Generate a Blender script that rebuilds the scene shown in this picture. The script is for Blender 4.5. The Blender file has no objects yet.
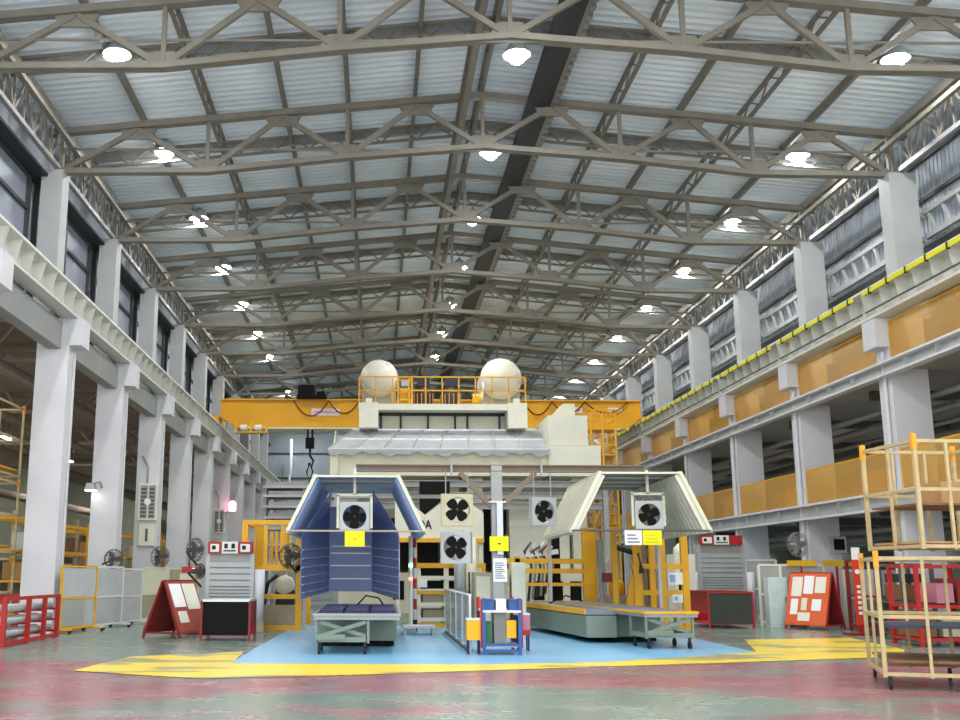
import bpy, math, random
from mathutils import Vector, Matrix
random.seed(7)
PI = math.pi
S = bpy.context.scene
COL = S.collection

# ------------------------------------------------------------------ camera, world, exposure
cam_d = bpy.data.cameras.new('camera'); cam = bpy.data.objects.new('camera', cam_d); COL.objects.link(cam)
cam_d.sensor_fit = 'HORIZONTAL'; cam_d.sensor_width = 36.0
cam_d.lens = 1066.0 / 960.0 * 36.0
cam_d.shift_x = (480.0 - 378.0) / 960.0
cam_d.clip_start = 0.1; cam_d.clip_end = 400
cam.matrix_world = (Matrix.Translation((0, 0, 1.45)) @ Matrix.Rotation(PI/2 + 0.198, 4, 'X')
                    @ Matrix.Rotation(0.004, 4, 'Z'))
S.camera = cam
W = bpy.data.worlds.new('world'); S.world = W; W.use_nodes = True
bg = W.node_tree.nodes['Background']
bg.inputs[0].default_value = (0.93, 0.97, 1.0, 1); bg.inputs[1].default_value = 1.6
S.view_settings.view_transform = 'Standard'; S.view_settings.look = 'None'
S.view_settings.exposure = 0.9; S.view_settings.gamma = 1.0; S.view_settings.use_curve_mapping = False
LAMP_POWER = 40.0
AREA_W = 150.0

# ------------------------------------------------------------------ materials
def lin(c):
    c = c / 255.0
    return c / 12.92 if c <= 0.04045 else ((c + 0.055) / 1.055) ** 2.4
def rgb(c): return (lin(c[0]), lin(c[1]), lin(c[2]), 1)
MATS = {}
def mat(name, c, rough=0.5, metal=0.0, var=0.12, scale=3.0, spec=0.4, alpha=None):
    if name in MATS: return MATS[name]
    m = bpy.data.materials.new(name); m.use_nodes = True; MATS[name] = m
    nt = m.node_tree; b = nt.nodes['Principled BSDF']
    tc = nt.nodes.new('ShaderNodeTexCoord'); n = nt.nodes.new('ShaderNodeTexNoise')
    n.inputs['Scale'].default_value = scale; n.inputs['Detail'].default_value = 3
    nt.links.new(tc.outputs['Object'], n.inputs['Vector'])
    r = nt.nodes.new('ShaderNodeValToRGB'); C = rgb(c)
    r.color_ramp.elements[0].position = 0.3; r.color_ramp.elements[1].position = 0.7
    r.color_ramp.elements[0].color = tuple(v * (1 - var) for v in C[:3]) + (1,)
    r.color_ramp.elements[1].color = tuple(min(1, v * (1 + var * .6)) for v in C[:3]) + (1,)
    nt.links.new(n.outputs['Fac'], r.inputs['Fac']); nt.links.new(r.outputs['Color'], b.inputs['Base Color'])
    b.inputs['Roughness'].default_value = rough; b.inputs['Metallic'].default_value = metal
    b.inputs['Specular IOR Level'].default_value = spec
    if alpha is not None: b.inputs['Alpha'].default_value = alpha
    return m
def emit(name, c, s):
    if name in MATS: return MATS[name]
    m = bpy.data.materials.new(name); m.use_nodes = True; MATS[name] = m
    nt = m.node_tree; nt.nodes.remove(nt.nodes['Principled BSDF'])
    e = nt.nodes.new('ShaderNodeEmission'); e.inputs[0].default_value = c; e.inputs[1].default_value = s
    nt.links.new(e.outputs[0], nt.nodes['Material Output'].inputs[0]); return m

STEEL   = mat('roof_steel', (124, 119, 108), .6)
STEEL_D = mat('dark_steel', (84, 84, 80), .6)
VENT    = mat('vent_dark', (46, 48, 50), .7)
SHEET   = mat('roof_sheet', (226, 236, 242), .6, 0, .10, .35, .25)
WHITE   = mat('white_paint', (208, 208, 212), .5, 0, .05, 1.5)
GIRD    = mat('girder_paint', (214, 214, 206), .45, 0, .06, 2)
CONCP   = mat('pale_concrete', (172, 174, 172), .7, 0, .08, 1.2)
CONC    = mat('grey_concrete', (158, 160, 158), .75, 0, .1, 1)
CLAD    = mat('blue_grey_cladding', (168, 176, 184), .6, 0, .1, .8)
PANE    = mat('clerestory_pane', (140, 146, 158), .45, 0, .2, .7)
MULL    = mat('mullion', (62, 64, 68), .6)
DARK    = mat('dark_grey', (38, 40, 42), .6)
BLACK   = mat('black_plastic', (12, 11, 10), .75, 0, .1, 3, .2)
CREAM   = mat('cream_paint', (214, 212, 188), .45, 0, .06, 1.2)
CREAM2  = mat('pale_cream', (222, 220, 202), .5, 0, .06, 2)
BEIGE   = mat('beige_machine', (170, 160, 136), .55)
YELLOW  = mat('safety_yellow', (226, 166, 16), .45, 0, .1, 2)
CRANEY  = mat('crane_yellow', (222, 160, 14), .4, 0, .08, .6)
CABLE   = mat('brown_cable', (92, 44, 24), .6)
RED     = mat('red_paint', (172, 32, 32), .45)
DKRED   = mat('dark_red', (128, 36, 34), .55)
ORANGE  = mat('orange_board', (214, 96, 44), .55)
BLUEB   = mat('blue_sheet', (146, 166, 208), .4, 0, .15, 1.0)
BLUEC   = mat('blue_curtain', (98, 114, 160), .35, 0, .15, 1.5)
BLUE    = mat('blue_paint', (46, 84, 140), .5)
NAVY    = mat('navy_cloth', (34, 36, 78), .5)
ALU     = mat('aluminium', (196, 200, 200), .35, .5)
GREYP   = mat('grey_panel', (172, 176, 176), .4, .2, .1, 2)
GALV    = mat('galvanised', (150, 150, 148), .45, .3)
GREENG  = mat('grey_green_metal', (118, 130, 116), .45, 0, .12, 1.5)
BROWNB  = mat('brown_beam', (124, 108, 90), .6)
PAPER   = mat('white_paper', (232, 232, 230), .7, 0, .03)
SIGNY   = mat('bright_yellow_sign', (226, 220, 10), .6, 0, .03)
PINKS   = mat('pale_pink_plate', (236, 212, 214), .6, 0, .03)
INK     = mat('ink', (40, 36, 44), .7)
PINKINK = mat('red_ink', (150, 60, 90), .7)
RACKC   = mat('rack_cream', (180, 160, 116), .5, 0, .15, 6)
TIPO    = mat('orange_tip', (224, 150, 30), .5)
WOOD    = mat('brown_wood', (120, 84, 56), .6)
CARD    = mat('cardboard', (172, 132, 84), .8)
GREEN   = mat('green_panel', (48, 110, 64), .5)
PINK    = mat('pink_box', (186, 120, 140), .5)
RUBBER  = mat('rubber', (28, 28, 30), .7)
TANK    = mat('tank_paint', (206, 202, 186), .3, 0, .05, 1)
DUSTY   = mat('dusty_brown', (150, 132, 120), .8)
AISLEW  = mat('aisle_wall', (140, 142, 128), .8)
LAMPM   = emit('lamp_glow', (0.96, 0.98, 1.0, 1), LAMP_POWER)
PINKL   = emit('alarm_glow', (1.0, 0.25, 0.4, 1), 4)
GREENL  = emit('green_indicator', (0.2, 1.0, 0.5, 1), 3)
REDL    = emit('red_indicator', (1.0, 0.15, 0.1, 1), 3)

def sheet_mat(name, c, opac, rough=.25, tint=None):
    """see-through plastic: part clear, part tinted diffuse with gloss"""
    m = bpy.data.materials.new(name); m.use_nodes = True; MATS[name] = m
    nt = m.node_tree; b = nt.nodes['Principled BSDF']
    b.inputs['Base Color'].default_value = rgb(c); b.inputs['Roughness'].default_value = rough
    t = nt.nodes.new('ShaderNodeBsdfTransparent')
    t.inputs[0].default_value = tint or tuple(.35 + .65 * v for v in rgb(c)[:3]) + (1,)
    n = nt.nodes.new('ShaderNodeTexNoise'); n.inputs['Scale'].default_value = 1.3
    tc = nt.nodes.new('ShaderNodeTexCoord'); nt.links.new(tc.outputs['Object'], n.inputs['Vector'])
    mr = nt.nodes.new('ShaderNodeMapRange'); mr.inputs[3].default_value = opac * .8; mr.inputs[4].default_value = min(1, opac * 1.2)
    nt.links.new(n.outputs['Fac'], mr.inputs[0])
    mx = nt.nodes.new('ShaderNodeMixShader')
    nt.links.new(mr.outputs[0], mx.inputs[0]); nt.links.new(t.outputs[0], mx.inputs[1]); nt.links.new(b.outputs[0], mx.inputs[2])
    nt.links.new(mx.outputs[0], nt.nodes['Material Output'].inputs[0]); return m
AMBER = sheet_mat('amber_film', (238, 192, 112), .36, .25, (1, .85, .52, 1))
CLEAR = sheet_mat('clear_plastic', (214, 218, 216), .35)
FROST = sheet_mat('frosted_plastic', (200, 204, 206), .72)
BLUEF = sheet_mat('blue_film', (150, 170, 220), .6)

# ------------------------------------------------------------------ mesh helpers
def V3(*a): return Vector(a)
class MB:
    def __init__(s, off=(0, 0, 0)): s.v = []; s.f = []; s.o = Vector(off)
    def add(s, vs, fs):
        k = len(s.v); s.v += [tuple(Vector(p) - s.o) for p in vs]; s.f += [tuple(k + i for i in f) for f in fs]; return s
    def box(s, x0, x1, y0, y1, z0, z1):
        return s.add([(x0,y0,z0),(x1,y0,z0),(x1,y1,z0),(x0,y1,z0),(x0,y0,z1),(x1,y0,z1),(x1,y1,z1),(x0,y1,z1)],
                     [(0,3,2,1),(4,5,6,7),(0,1,5,4),(1,2,6,5),(2,3,7,6),(3,0,4,7)])
    def cbox(s, c, d): return s.box(c[0]-d[0]/2, c[0]+d[0]/2, c[1]-d[1]/2, c[1]+d[1]/2, c[2]-d[2]/2, c[2]+d[2]/2)
    def bar(s, p, q, w, h, up=(0, 0, 1)):
        p, q = Vector(p), Vector(q); d = (q - p).normalized(); u = Vector(up)
        if abs(d.dot(u)) > .99: u = Vector((0, 1, 0)) if abs(d.y) < .9 else Vector((1, 0, 0))
        a = d.cross(u).normalized(); b = a.cross(d).normalized()
        c = [p + a*i*w/2 + b*j*h/2 for i, j in ((-1,-1),(1,-1),(1,1),(-1,1))]
        e = [v + (q - p) for v in c]
        return s.add(c + e, [(0,1,2,3),(7,6,5,4),(0,4,5,1),(1,5,6,2),(2,6,7,3),(3,7,4,0)])
    def ibeam(s, p, q, w, h, t=.02, up=(0, 0, 1)):
        p, q = Vector(p), Vector(q); d = (q - p).normalized(); u = Vector(up)
        a = d.cross(u).normalized(); b = a.cross(d).normalized()
        s.bar(p, q, t, h - 2*t, up); o = b*(h/2 - t/2)
        s.bar(p + o, q + o, w, t, up); s.bar(p - o, q - o, w, t, up); return s
    def tube(s, p, q, r, n=8, r2=None, cap=True):
        p, q = Vector(p), Vector(q); d = (q - p).normalized()
        a = d.orthogonal().normalized(); b = d.cross(a); r2 = r if r2 is None else r2
        c = [p + (a*math.cos(2*PI*i/n) + b*math.sin(2*PI*i/n))*r for i in range(n)]
        e = [q + (a*math.cos(2*PI*i/n) + b*math.sin(2*PI*i/n))*r2 for i in range(n)]
        f = [(i, (i+1) % n, n + (i+1) % n, n + i) for i in range(n)]
        if cap: f += [tuple(range(n))[::-1], tuple(range(n, 2*n))]
        return s.add(c + e, f)
    def path(s, pts, r, n=6):
        pts = [Vector(p) for p in pts]; vs = []; fs = []
        for i, p in enumerate(pts):
            d = (pts[min(i+1, len(pts)-1)] - pts[max(i-1, 0)]).normalized()
            a = d.cross(Vector((0, 0.001, 1)) if abs(d.z) < .95 else Vector((0, 1, 0))).normalized(); b = d.cross(a)
            vs += [p + (a*math.cos(2*PI*k/n) + b*math.sin(2*PI*k/n))*r for k in range(n)]
            if i:
                m = (i-1)*n
                fs += [(m+k, m+(k+1) % n, m+n+(k+1) % n, m+n+k) for k in range(n)]
        fs += [tuple(range(n))[::-1], tuple(range(len(vs)-n, len(vs)))]
        return s.add(vs, fs)
    def lathe(s, prof, c, axis=(0, 0, 1), n=24):
        c = Vector(c); d = Vector(axis).normalized(); a = d.orthogonal().normalized(); b = d.cross(a); vs = []; fs = []
        for r, h in prof: vs += [c + d*h + (a*math.cos(2*PI*k/n) + b*math.sin(2*PI*k/n))*max(r, 1e-4) for k in range(n)]
        for i in range(len(prof)-1): fs += [(i*n+k, i*n+(k+1) % n, (i+1)*n+(k+1) % n, (i+1)*n+k) for k in range(n)]
        fs += [tuple(range(n))[::-1], tuple(range(len(vs)-n, len(vs)))]
        return s.add(vs, fs)
    def prism(s, poly, p0, p1, plane='xz'):
        n = len(poly)
        def mk(t):
            return [((a, t, b) if plane == 'xz' else (t, a, b) if plane == 'yz' else (a, b, t)) for a, b in poly]
        return s.add(mk(p0) + mk(p1), [tuple(range(n)), tuple(range(n, 2*n))[::-1]] + [(i, n+i, n+(i+1) % n, (i+1) % n) for i in range(n)])
    def slab(s, a, b, c, d, t):
        """thick panel on the quad a b c d"""
        a, b, c, d = map(Vector, (a, b, c, d)); n = (b - a).cross(d - a).normalized()*t
        return s.add([a, b, c, d, a+n, b+n, c+n, d+n], [(0,3,2,1),(4,5,6,7),(0,1,5,4),(1,2,6,5),(2,3,7,6),(3,0,4,7)])
    def ring(s, c, R, r, axis=(0, 1, 0), n=24, m=6):
        c = Vector(c); d = Vector(axis).normalized(); a = d.orthogonal().normalized(); b = d.cross(a); vs = []; fs = []
        for i in range(n):
            u = a*math.cos(2*PI*i/n) + b*math.sin(2*PI*i/n)
            vs += [c + u*(R + r*math.cos(2*PI*k/m)) + d*r*math.sin(2*PI*k/m) for k in range(m)]
        for i in range(n):
            j = (i+1) % n
            fs += [(i*m+k, i*m+(k+1) % m, j*m+(k+1) % m, j*m+k) for k in range(m)]
        return s.add(vs, fs)
    def build(s, name, m, parent=None, smooth=False):
        me = bpy.data.meshes.new(name); me.from_pydata(s.v, [], s.f); me.validate()
        import bmesh
        bm = bmesh.new(); bm.from_mesh(me); bmesh.ops.recalc_face_normals(bm, faces=bm.faces); bm.to_mesh(me); bm.free()
        me.materials.append(m)
        if smooth:
            for p in me.polygons: p.use_smooth = True
        o = bpy.data.objects.new(name, me); COL.objects.link(o)
        if parent is not None: o.parent = parent
        return o
def tag(o, label, cat, group=None):
    o['label'] = label; o['category'] = cat
    if group: o['group'] = group
    return o
def T(name, label, cat, loc=(0, 0, 0), rz=0.0, group=None):
    o = bpy.data.objects.new(name, None); o.empty_display_size = .2; COL.objects.link(o)
    o.location = loc; o.rotation_euler = (0, 0, rz); return tag(o, label, cat, group)
def struct(o): o['kind'] = 'structure'; return o
def dup(root, loc, label=None, rz=None):
    def cp(o, par):
        c = o.copy(); COL.objects.link(c); c.parent = par
        for ch in list(o.children): cp(ch, c)
        return c
    r = cp(root, None); r.location = loc
    if rz is not None: r.rotation_euler = (0, 0, rz)
    if label: r['label'] = label
    return r
ORD = ['first', 'second', 'third', 'fourth', 'fifth', 'sixth', 'seventh', 'eighth', 'ninth', 'tenth', 'eleventh', 'twelfth', 'thirteenth', 'fourteenth']
def rep(make, locs, labels):
    """first one built, the others copied"""
    r = make(); r.location = locs[0]; r['label'] = labels[0]
    return [r] + [dup(r, l, b) for l, b in zip(locs[1:], labels[1:])]

RX = 2.75                                   # ridge
def chord(x): return 14.2 - .098*abs(x - RX)      # top chord line
def roofz(x): return chord(x) + .62
YB = 87.0                                   # back wall
NB = 11

# ------------------------------------------------------------------ floor
fl = struct(MB().box(-30, 26, 2, 90, -.3, 0).build('floor', MATS['grey_concrete']))
def floor_material():
    m = bpy.data.materials.new('worn_painted_floor'); m.use_nodes = True; nt = m.node_tree; L = nt.links
    b = nt.nodes['Principled BSDF']; N = nt.nodes.new
    tc = N('ShaderNodeTexCoord'); sp = N('ShaderNodeSeparateXYZ'); L.new(tc.outputs['Object'], sp.inputs[0])
    def noise(sc, stretch, det=5, off=0):
        mp = N('ShaderNodeMapping'); mp.inputs['Scale'].default_value = stretch; mp.inputs['Location'].default_value = (off, off, 0)
        L.new(tc.outputs['Object'], mp.inputs[0]); n = N('ShaderNodeTexNoise'); n.inputs['Scale'].default_value = sc
        n.inputs['Detail'].default_value = det; n.inputs['Roughness'].default_value = .6; L.new(mp.outputs[0], n.inputs[0]); return n.outputs['Fac']
    def math_(op, a, c, d=None):
        k = N('ShaderNodeMath'); k.operation = op
        for i, v in enumerate((a, c, d)):
            if v is None: continue
            if isinstance(v, (int, float)): k.inputs[i].default_value = v
            else: L.new(v, k.inputs[i])
        return k.outputs[0]
    def rng(v, a, c):
        k = N('ShaderNodeMapRange'); k.inputs[1].default_value = a; k.inputs[2].default_value = c; L.new(v, k.inputs[0]); return k.outputs[0]
    def mix(f, a, c):
        k = N('ShaderNodeMix'); k.data_type = 'RGBA'; L.new(f, k.inputs[0])
        for i, v in ((6, a), (7, c)):
            if isinstance(v, tuple): k.inputs[i].default_value = v
            else: L.new(v, k.inputs[i])
        return k.outputs[2]
    big = noise(.33, (.6, 1.5, 1), 4, 3.3); fine = noise(1.1, (.8, 1.2, 1), 4); dust = noise(.9, (1, 1, 1), 5, 9)
    green = mix(fine, rgb((98, 114, 104)), rgb((126, 140, 130)))
    red = mix(fine, rgb((132, 78, 84)), rgb((156, 104, 110)))
    edge = math_('LESS_THAN', sp.outputs[1], 18.6)
    w = math_('ADD', math_('MULTIPLY', big, .75), math_('MULTIPLY', fine, .25))
    near = rng(sp.outputs[1], 15.8, 12.8)                     # the strip nearest the door is worn most
    w2 = math_('SUBTRACT', w, math_('MULTIPLY', near, .075))
    wear = rng(w2, .40, .48)
    f = math_('MULTIPLY', edge, wear)
    c1 = mix(f, green, red)
    c2 = mix(rng(dust, .56, .95), c1, rgb((160, 156, 150)))
    L.new(c2, b.inputs['Base Color'])
    L.new(rng(fine, -.45, 3.3), b.inputs['Roughness']); b.inputs['Specular IOR Level'].default_value = .55
    return m
fl.data.materials[0] = floor_material()
def paint(name, poly, c, worn, thresh, z=.004):
    mb = MB(); n = len(poly); mb.add([(x, y, z) for x, y in poly], [tuple(range(n))])
    m = bpy.data.materials.new(name); m.use_nodes = True; nt = m.node_tree; L = nt.links; b = nt.nodes['Principled BSDF']
    tc = nt.nodes.new('ShaderNodeTexCoord'); mp = nt.nodes.new('ShaderNodeMapping'); mp.inputs['Scale'].default_value = (.45, 1.4, 1)
    nz = nt.nodes.new('ShaderNodeTexNoise'); nz.inputs['Scale'].default_value = .9; nz.inputs['Detail'].default_value = 6
    L.new(tc.outputs['Object'], mp.inputs[0]); L.new(mp.outputs[0], nz.inputs[0])
    r = nt.nodes.new('ShaderNodeValToRGB'); r.color_ramp.elements[0].position = thresh; r.color_ramp.elements[1].position = thresh + .04
    r.color_ramp.elements[0].color = rgb(worn); r.color_ramp.elements[1].color = rgb(c)
    L.new(nz.outputs['Fac'], r.inputs[0]); L.new(r.outputs[0], b.inputs['Base Color']); b.inputs['Roughness'].default_value = .3
    return struct(mb.build(name, m))
paint('trim_1', [(-2.35,27),(-2.42,18.0),(1.7,18.0),(3.78,18.5),(7.3,21.1),(7.45,27),(7.2,31),(-2.2,31)], (120, 178, 214), (150, 186, 204), .3, .004)
paint('trim_2', [(8.6,35.5),(18,36.2),(18,40),(8.6,40)], (150, 190, 212), (130, 150, 150), .36, .004)
paint('trim_3', [(-4.58,16.64),(-2.47,15.48),(-.24,16.18),(1.58,16.92),(5.38,18.39),(9.55,20.13),(10.55,22.0),(11.24,26.1),(8.42,25.2),(7.3,21.2),
                 (3.78,18.6),(1.7,18.05),(-2.38,18.05),(-2.5,20.73),(-4.34,19.41)], (238, 206, 48), (150, 148, 104), .43, .007)

# ------------------------------------------------------------------ roof
def roof():
    mb = MB(); p = .3; n = int((90 - 8) / p)
    ys = []
    for i in range(n):
        y = 8 + i*p
        ys += [(y, 0), (y + .10, 0), (y + .14, .075), (y + .26, .075)]
    for x0, x1 in ((-10.2, RX), (RX, 15.6)):
        k = len(mb.v)
        vs = []
        for x in (x0, x1): vs += [(x, y, roofz(x) + h) for y, h in ys]
        m = len(ys)
        mb.add(vs, [(i, i+1, m+i+1, m+i) for i in range(m-1)])
    return struct(mb.build('ceiling', SHEET))
roof()

# trusses
BX = [-8.5, -4.6, -.85, 2.8, 6.5, 10.05, 13.7]
BZ = [11.97, 12.0, 12.42, 12.72, 12.42, 12.0, 11.97]
TX = [-6.5, -2.6, 1.0, 4.7, 8.35, 11.9]
def make_truss():
    t = T('roof_truss', '', 'roof truss', (0, 0, 0), 0, 'roof trusses spanning the hall')
    mb = MB()
    for i in range(6):
        for sy in (-.07, .07): mb.bar((BX[i], sy, BZ[i]), (BX[i+1], sy, BZ[i+1]), .11, .14)
    mb.build('bottom_chord', STEEL, t)
    mb = MB()
    for a, b in ((-8.9, RX), (RX, 14.2)):
        mb.bar((a, 0, chord(a)), (b, 0, chord(b)), .24, .17)
    mb.build('top_chord', STEEL, t)
    for i, x in enumerate(TX):
        z = chord(x) - .1
        for j in (i, i+1):
            MB().bar((BX[j], 0, BZ[j]), (x, 0, z), .12, .13).build('diagonal', STEEL, t)
    for i in range(7):
        MB().bar((BX[i], 0, BZ[i]), (BX[i], 0, chord(BX[i]) - .05), .1, .1).build('vertical', STEEL, t)
    for i in range(6):
        z = chord(TX[i]) - .09
        MB().prism([(TX[i]-.5, z), (TX[i]+.5, z), (TX[i]+.34, z-.3), (TX[i]-.34, z-.3)], -.03, .03).build('gusset_plate', STEEL, t)
    for i in range(1, 6):
        z = BZ[i] + .08
        MB().prism([(BX[i]-.42, z), (BX[i]+.42, z), (BX[i]+.26, z+.26), (BX[i]-.26, z+.26)], -.03, .03).build('gusset_plate', STEEL, t)
    MB().tube((BX[0], 0, 12.62), (BX[6], 0, 12.62), .035).build('tie_rod', STEEL, t)
    return t
rep(make_truss, [(0, 15 + 6*n, 0) for n in range(12)],
    ['grey steel roof truss nearest the camera, at the top edge' if n == 0 else 'grey steel roof truss spanning the hall, %s from the camera' % ORD[n] for n in range(12)])

# mid-bay rafters (beam + small lattice below)
def make_rafter():
    t = T('roof_rafter', '', 'rafter', (0, 0, 0), 0, 'rafters between the trusses')
    mb = MB(); lb = MB(); web = MB()
    for a, b in ((-8.9, RX - .05), (RX + .05, 14.2)):
        mb.bar((a, 0, roofz(a) - .16), (b, 0, roofz(b) - .16), .12, .26)
        lb.bar((a, -.42, roofz(a) - .62), (b, -.42, roofz(b) - .62), .07, .07)
        lb.bar((a, -.42, roofz(a) - .2), (b, -.42, roofz(b) - .2), .07, .07)
        k = 22; px = None
        for i in range(k + 1):
            x = a + (b - a)*i/k; q = (x, -.42, roofz(x) - (.62 if i % 2 else .2))
            if px: web.bar(px, q, .04, .04)
            px = q
    mb.build('beam', GALV, t); lb.build('lattice_chord', STEEL, t); web.build('lattice_web', STEEL, t)
    return t
rep(make_rafter, [(0, 18 + 6*n, 0) for n in range(12)],
    ['light grey rafter with zigzag lattice under the roof sheets, %s from the camera' % ORD[n] for n in range(12)])

# purlins along the hall
def lattice_purlin(x, lab):
    t = T('lattice_purlin', lab, 'purlin', (x, 9, chord(x)), 0, 'lattice purlins along the hall')
    h0, h1, Ln = .14, .56, 78
    MB().bar((0, 0, h1), (0, Ln, h1), .1, .08).build('top_chord', STEEL, t)
    MB().bar((0, 0, h0), (0, Ln, h0), .09, .08).build('bottom_chord', STEEL, t)
    w = MB(); k = 104
    for i in range(k): w.bar((0, Ln*i/k, h0 if i % 2 else h1), (0, Ln*(i+1)/k, h1 if i % 2 else h0), .04, .04)
    w.build('zigzag_web', STEEL, t)
def solid_purlin(x, lab):
    o = MB((x, 9, chord(x))).bar((x, 9, chord(x) + .46), (x, 87, chord(x) + .46), .1, .22).build('roof_purlin', STEEL)
    o.location = (x, 9, chord(x)); tag(o, lab, 'purlin', 'plain purlins along the hall')
PN = ['nearest the left wall', 'second from the left wall', 'third from the left wall', 'fourth from the left wall', 'fifth from the left wall', 'nearest the right wall']
for i in range(1, 6):
    lattice_purlin(BX[i], 'zigzag lattice purlin along the hall, %s' % ('under the roof ridge' if i == 3 else ['', 'nearest the left wall', 'left of the ridge', '', 'right of the ridge', 'nearest the right wall'][i]))
for i in range(6): solid_purlin(TX[i], 'plain grey purlin along the hall under the roof sheets, %s' % PN[i])
# dark ventilation slot beside the ridge
t = T('ridge_ventilator', 'long dark ventilator trough with pale toothed edge right of the ridge', 'roof vent', (4.3, 9, 13.9))
o = (4.3, 9, 13.9)
MB(o).box(4.0, 4.62, 9, 87, 13.86, 14.02).build('trough', VENT, t)
MB(o).box(4.62, 4.7, 9, 87, 13.84, 14.1).build('edge_angle', STEEL, t)
mb = MB(o).box(4.702, 4.73, 9, 87, 13.9, 14.06)
for i in range(195): mb.box(4.725, 4.86, 9 + .4*i, 9.2 + .4*i, 13.9, 14.05)
mb.build('toothed_flashing', GALV, t)
t = T('walkway_beam', 'broad pale beam running along the hall left of the ridge', 'beam', (2.3, 9, 13.6))
MB((2.3, 9, 13.6)).box(2.2, 2.34, 9, 87, 13.62, 13.9).build('web', STEEL, t)
MB((2.3, 9, 13.6)).box(2.14, 2.42, 9, 87, 13.9, 13.95).build('flange', STEEL, t)

# eave trusses along the column heads
def make_eave(side):
    t = T('eave_truss', '', 'eave truss', (0, 0, 0), 0, 'eave trusses along the %s column heads' % side)
    MB().box(-.1, .1, -3, 3, 1.1, 1.36).build('top_chord', STEEL, t)
    MB().box(-.06, .06, -2.95, 2.95, -.02, .1).build('bottom_chord', GALV, t)
    MB().box(.28, .4, -2.95, 2.95, .62, .74).build('middle_rail', STEEL, t) if side == 'left' else MB().box(-.4, -.28, -2.95, 2.95, .62, .74).build('middle_rail', STEEL, t)
    w = MB(); k = 8
    for i in range(k):
        y0, y1 = -2.9 + 5.8*i/k, -2.9 + 5.8*(i+1)/k
        w.bar((0, y0, .05 if i % 2 else 1.15), (0, y1, 1.15 if i % 2 else .05), .06, .06)
        w.bar((0, y0, .05), (0, y0, 1.15), .05, .05)
    w.build('web', STEEL, t)
    return t
for side, x in (('left', -8.55), ('right', 13.85)):
    rep(lambda: make_eave(side), [(x, 18 + 6*n, 11.98) for n in range(11)],
        ['lattice eave truss over the %s bay from the camera, %s side' % (ORD[n], side) for n in range(11)])

# high-bay lamps
def make_lamp():
    t = T('high_bay_lamp', '', 'lamp', (0, 0, 0), 0, 'high-bay lamps')
    MB().lathe([(.01, .3), (.14, .3), (.2, .22), (.34, .0), (.35, -.03), (.33, -.03), (.24, .02), (.01, .02)], (0, 0, 0), n=24).build('reflector', ALU, t, True)
    MB().lathe([(.01, -.24), (.1, -.225), (.18, -.16), (.225, -.06), (.23, .018), (.01, .019)], (0, 0, 0), n=20).build('glowing_lens', LAMPM, t, True)
    MB().tube((0, 0, .3), (0, 0, .42), .03).build('hanger', STEEL_D, t)
    ld = bpy.data.lights.new('lamp_beam', 'AREA'); ld.shape = 'DISK'; ld.size = .5; ld.energy = AREA_W; ld.color = (.97, .99, 1)
    lo = bpy.data.objects.new('lamp_beam', ld); COL.objects.link(lo); lo.parent = t; lo.location = (0, 0, -.26)
    return t
lp, ll = [], []
for row, x, z, ns in (('left', -6.25, 13.6, [-2, -1, 0, 1, 2, 3, 4, 5, 6, 8, 9, 10]), ('middle', 3.28, 13.62, [-2, -1, 0, 1, 2, 3, 4, 5, 6, 8, 9, 10]), ('right', 12.3, 13.55, [-2, -1, 0, 1, 2, 3, 4, 5, 6, 7, 8, 9, 10])):  # farthest lamps of each row are added, unseen, to light the back wall
    k = 0
    for n in ns:
        lp.append((x, 23.5 + 6*n, z))
        if n < 0: ll.append('glowing lamp of the %s row overhead, %s before the frame' % (row, ORD[-n-1]))
        else: ll.append('white glowing high-bay lamp, %s in the %s row from the camera' % (ORD[k], row)); k += 1
rep(make_lamp, lp, ll)

# ------------------------------------------------------------------ left side: columns, girders, clerestory
def make_lcol():
    t = T('building_column', '', 'column', (0, 0, 0), 0, 'white columns on the left')
    MB().box(-8.72, -7.9, -.35, .35, 0, 7.86).build('lower_shaft', WHITE, t)
    MB().prism([(-7.9, 7.86), (-7.9, 7.15), (-7.58, 7.15), (-7.58, 7.86)], -.36, .36).build('corbel', WHITE, t)
    MB().box(-8.92, -8.36, -.3, .3, 7.86, 11.93).build('upper_shaft', CONCP, t)
    MB().tube((-7.88, .1, 0), (-7.88, .1, 7), .018).build('conduit', WHITE, t)
    return t
LC = rep(make_lcol, [(0, 21 + 6*n, 0) for n in range(11)],
    ['white column on the left whose corbel only shows at the frame edge' if n == 0 else 'tall white column in the left row, %s from the camera' % ORD[n-1] for n in range(11)])
def make_lgird():
    t = T('crane_girder', '', 'girder', (0, 0, 0), 0, 'crane girders on the left columns')
    MB().box(-8.28, -7.58, .02, 5.98, 8.44, 8.5).build('top_flange', GIRD, t)
    MB().box(-7.96, -7.92, .02, 5.98, 7.93, 8.44).build('web', GIRD, t)
    MB().box(-8.16, -7.72, .02, 5.98, 7.87, 7.93).build('bottom_flange', GIRD, t)
    for i in range(8):
        y = .04 + i*.84
        MB().prism([(-7.92, 7.93), (-7.74, 7.93), (-7.62, 8.44), (-7.92, 8.44)], y, y + .03).build('stiffener', GIRD, t)
    MB().box(-8.02, -7.92, .02, 5.98, 8.5, 8.57).build('crane_rail', STEEL_D, t)
    return t
rep(make_lgird, [(0, 15 + 6*n, 0) for n in range(12)],
    ['white stiffened crane girder over the %s left bay from the camera' % ORD[n] for n in range(12)])
def make_tie():
    t = T('tie_beam', '', 'beam', (0, 0, 0), 0, 'grey tie beams between the left columns')
    MB().box(-8.45, -8.1, .36, 5.64, 7.05, 7.75).build('beam', CONC, t)
    return t
rep(make_tie, [(0, 15 + 6*n, 0) for n in range(12)],
    ['grey tie beam under the crane girder in the %s left bay' % ORD[n] for n in range(12)])
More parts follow.
